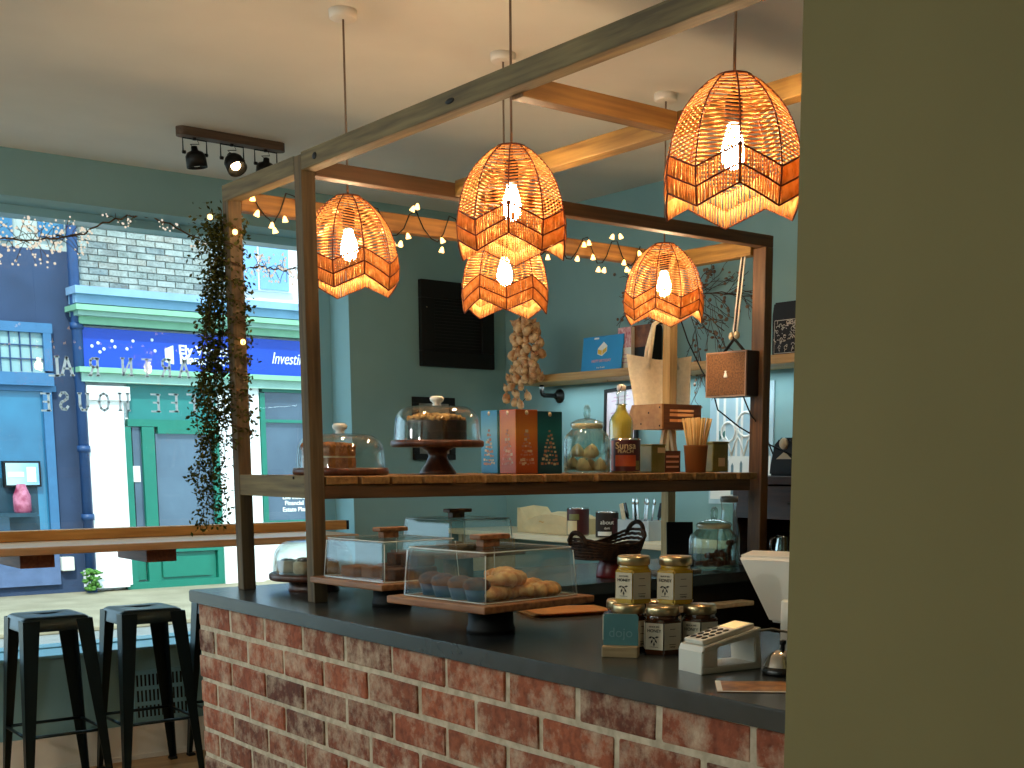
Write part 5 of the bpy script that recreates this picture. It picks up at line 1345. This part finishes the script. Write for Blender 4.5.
# dried bulb string at the corner of the shelf
gp = on_x(527, 309, 3.54)
t = thing('dried_bulb_string', 'hanging bunch of dried papery seed pods at the left end of the wall shelf', 'dried pods', gp)
st = MB(); pods = []
for s_ in range(9):
    a = R.uniform(-1, 1); x_, y_, z_ = 0, 0, 0
    n = R.randint(8, 11); pts = [(0, 0, 0)]
    side = (s_ - 4) / 4
    for k in range(n):
        fr = (k + 1) / n; L_ = .41 if side > .2 else .30
        pt = Vector((R.uniform(-.04, .03), side * .105 * min(1, .3 + fr * 1.3) + R.uniform(-.012, .012) + .02, -.03 - L_ * fr * (1 - .1 * abs(side))))
        pts.append(tuple(pt)); pods.append(pt)
    st.tube(pts, .0022, 4)
st.build('twine', 'bark', t)
pm = None
for pt in pods[:98]:
    if pm is None:
        b = MB(); b.lathe([(0, -.022), (.012, -.017), (.0165, -.004), (.013, .010), (.005, .019), (.002, .028), (0, .029)], 0, 0, 0, 12, cap=False); pm = b.build('seed_pod', 'garlic', t, loc=pt); o = pm
    else: o = pm.copy(); COL.objects.link(o); o.parent = t; o.location = pt
    s = R.uniform(.85, 1.3); o.scale = (s, s, s); o.rotation_euler = (R.uniform(-.9, .9), R.uniform(-.9, .9), R.uniform(0, 6))
# dried flower branches hanging on the back wall
t = thing('dried_flower_branch', 'dried brown flower branches fixed to the back wall above the shelf', 'dried flowers', (XB - .03, 3.95, 1.97))
tw = MB(); fl_ = MB()
def branch(p, d, L_, lv):
    pts = [p]
    for k in range(6):
        d = (d + Vector((R.uniform(-.05, .05), R.uniform(-.35, .35), R.uniform(-.3, .25)))).normalized(); p = p + d * L_ / 6
        p.x = min(p.x, .02); pts.append(p.copy())
        if lv < 2 and R.random() < .8: branch(p.copy(), (d + Vector((R.uniform(-.1, .05), R.uniform(-.9, .9), R.uniform(-.9, .6)))).normalized(), L_ * .5, lv + 1)
    tw.tube([tuple(q) for q in pts], .0022 if lv == 0 else .0013, 4)
    for _ in range(1 if R.random() < .7 else 0):
        q = pts[R.randint(2, 6)] + Vector((R.uniform(-.02, .01), R.uniform(-.02, .02), R.uniform(-.02, .02))); q.x = min(q.x, .018)
        fl_.ball(q, (R.uniform(.004, .008), R.uniform(.004, .011), R.uniform(.004, .009)), 6)
for d, L_ in (((0, .9, -.35), .48), ((0, .8, -.7), .52), ((0, 1, .1), .42), ((0, -.9, -.5), .42), ((0, -.8, -.1), .42), ((0, -.6, -.9), .45), ((0, .4, .35), .2), ((0, -.5, .3), .2), ((0, .6, -.15), .4), ((0, -1, -.25), .45)):
    branch(Vector((-.01, 0, 0)), Vector(d).normalized(), L_ * .68, 0)
tw.build('twig', 'twig', t, normals=False); fl_.build('blossom', 'dry_leaf', t, normals=False)
# dark cabinet at the right with a pouch on it
t = thing('dark_cabinet', 'dark walnut cabinet with open shelf at the right, beyond the right post', 'cabinet', (0, 0, 0))
CX0, CY0, CY1, CH = 3.42, 2.55, 3.29, 1.225
b = MB(); b.box(CX0, XB, CY0, CY1, CH - .03, CH, .003); b.box(CX0, XB, CY0, CY0 + .025, 0, CH - .03); b.box(CX0, XB, CY1 - .025, CY1, 0, CH - .03); b.box(XB - .02, XB, CY0 + .025, CY1 - .025, 0, CH - .03)
for z in (0.0, .62, .88): b.box(CX0 + .01, XB - .02, CY0 + .025, CY1 - .025, z, z + .025)
b.build('carcass', 'dark_wood', t)
b = MB(); b.box(CX0 - .004, CX0 + .012, CY0 + .025, CY1 - .025, 1.07, CH - .035, .002); d = b.build('drawer', 'dark_wood', t)
b = MB(); b.cyl((CX0 - .018, 2.85, 1.13), (CX0 - .018, 3.0, 1.13), .005); b.build('handle', 'black_metal', d)
b = MB(); b.box(CX0 + .005, CX0 + .02, CY0 + .025, CY1 - .025, .04, .6, .002); d = b.build('door', 'dark_wood', t)
q = on_x(783, 520, 3.55)
t = thing('steel_jug', 'steel milk jug on the shelf inside the dark cabinet', 'jug', (3.56, q.y, .905))
b = MB(); b.lathe([(0, 0), (.045, 0), (.048, .006), (.046, .05), (.038, .09), (.042, .11), (.039, .11), (.035, .09)], 0, 0, 0, 32, cap=False); b.build('body', 'chrome', t)
b = MB(); b.tube([(-.04, 0, .095), (-.075, 0, .09), (-.078, 0, .05), (-.045, 0, .03)], .005, 8); b.build('handle', 'chrome', t)
q = on_x(783, 478, 3.52)
t = thing('dark_pouch', 'dark pouch with a pale printed triangle standing on the dark cabinet', 'pouch', (3.52, q.y, CH))
b = MB(); b.prism([(-.075, 0), (.075, 0), (.07, .05), (.045, .115), (.03, .14), (-.03, .14), (-.045, .115), (-.07, .05)], 'x', 0, .06); bmesh.ops.bevel(b.bm, geom=b.bm.edges[:], offset=.008, segments=2, affect='EDGES'); b.build('pouch', 'black', t)
b = MB(); b.prism([(-.035, .062), (.04, .062), (.005, .09)], 'z', 0, .001, M4=TR(-.0005, 0, 0) @ FACE_NEG_X); b.lathe([(.0, 0), (.022, 0), (.018, .006), (0, .012)], 0, 0, 0, 14, M4=TR(.0, .0, .118) @ FACE_NEG_X, cap=False); b.build('print', 'label', t)

# ================================================================== LIGHT
w_ = bpy.data.worlds.new('daylight'); SC.world = w_; w_.use_nodes = True
nt = w_.node_tree; bg = nt.nodes['Background']; bg.inputs[0].default_value = (.60, .82, 1.0, 1); bg.inputs[1].default_value = 2.6
def lamp(name, kind, loc, energy, col, rot=(0, 0, 0), **kw):
    l = bpy.data.lights.new(name, kind); l.energy = energy; l.color = col
    for k, v in kw.items(): setattr(l, k, v)
    o = bpy.data.objects.new(name, l); COL.objects.link(o); o.location = loc; o.rotation_euler = rot; return o
lamp('sun', 'SUN', (0, 0, 10), 3.4, (1, .95, .86), (math.radians(48), 0, math.radians(-25)), angle=.01)
for x, y, z, e in ((-1.7, 2.6, 1.95, 34), (-1.5, 4.2, 1.95, 30), (-1.9, 1.3, 1.95, 10)):
    lamp('seating_fill_light', 'POINT', (x, y, z), e * 1.25, (1, .96, .89), shadow_soft_size=.05)  # unseen fill points added to brighten the room, no fixtures behind them
lamp('under_shelf_fill', 'AREA', (3.72, 3.95, 1.632), 3.2, (.70, .92, 1), shape='RECTANGLE', size=.05, size_y=1.9)  # cool fill added to brighten the wall below the shelf
SC.view_settings.view_transform = 'Standard'; SC.view_settings.look = 'None'
SC.view_settings.gamma = 1; SC.view_settings.exposure = .22; SC.view_settings.use_curve_mapping = False
SC.cycles.max_bounces = 10; SC.cycles.transparent_max_bounces = 24; SC.cycles.caustics_reflective = False; SC.cycles.caustics_refractive = False
SC.cycles.use_denoising = True; SC.cycles.sample_clamp_indirect = 6
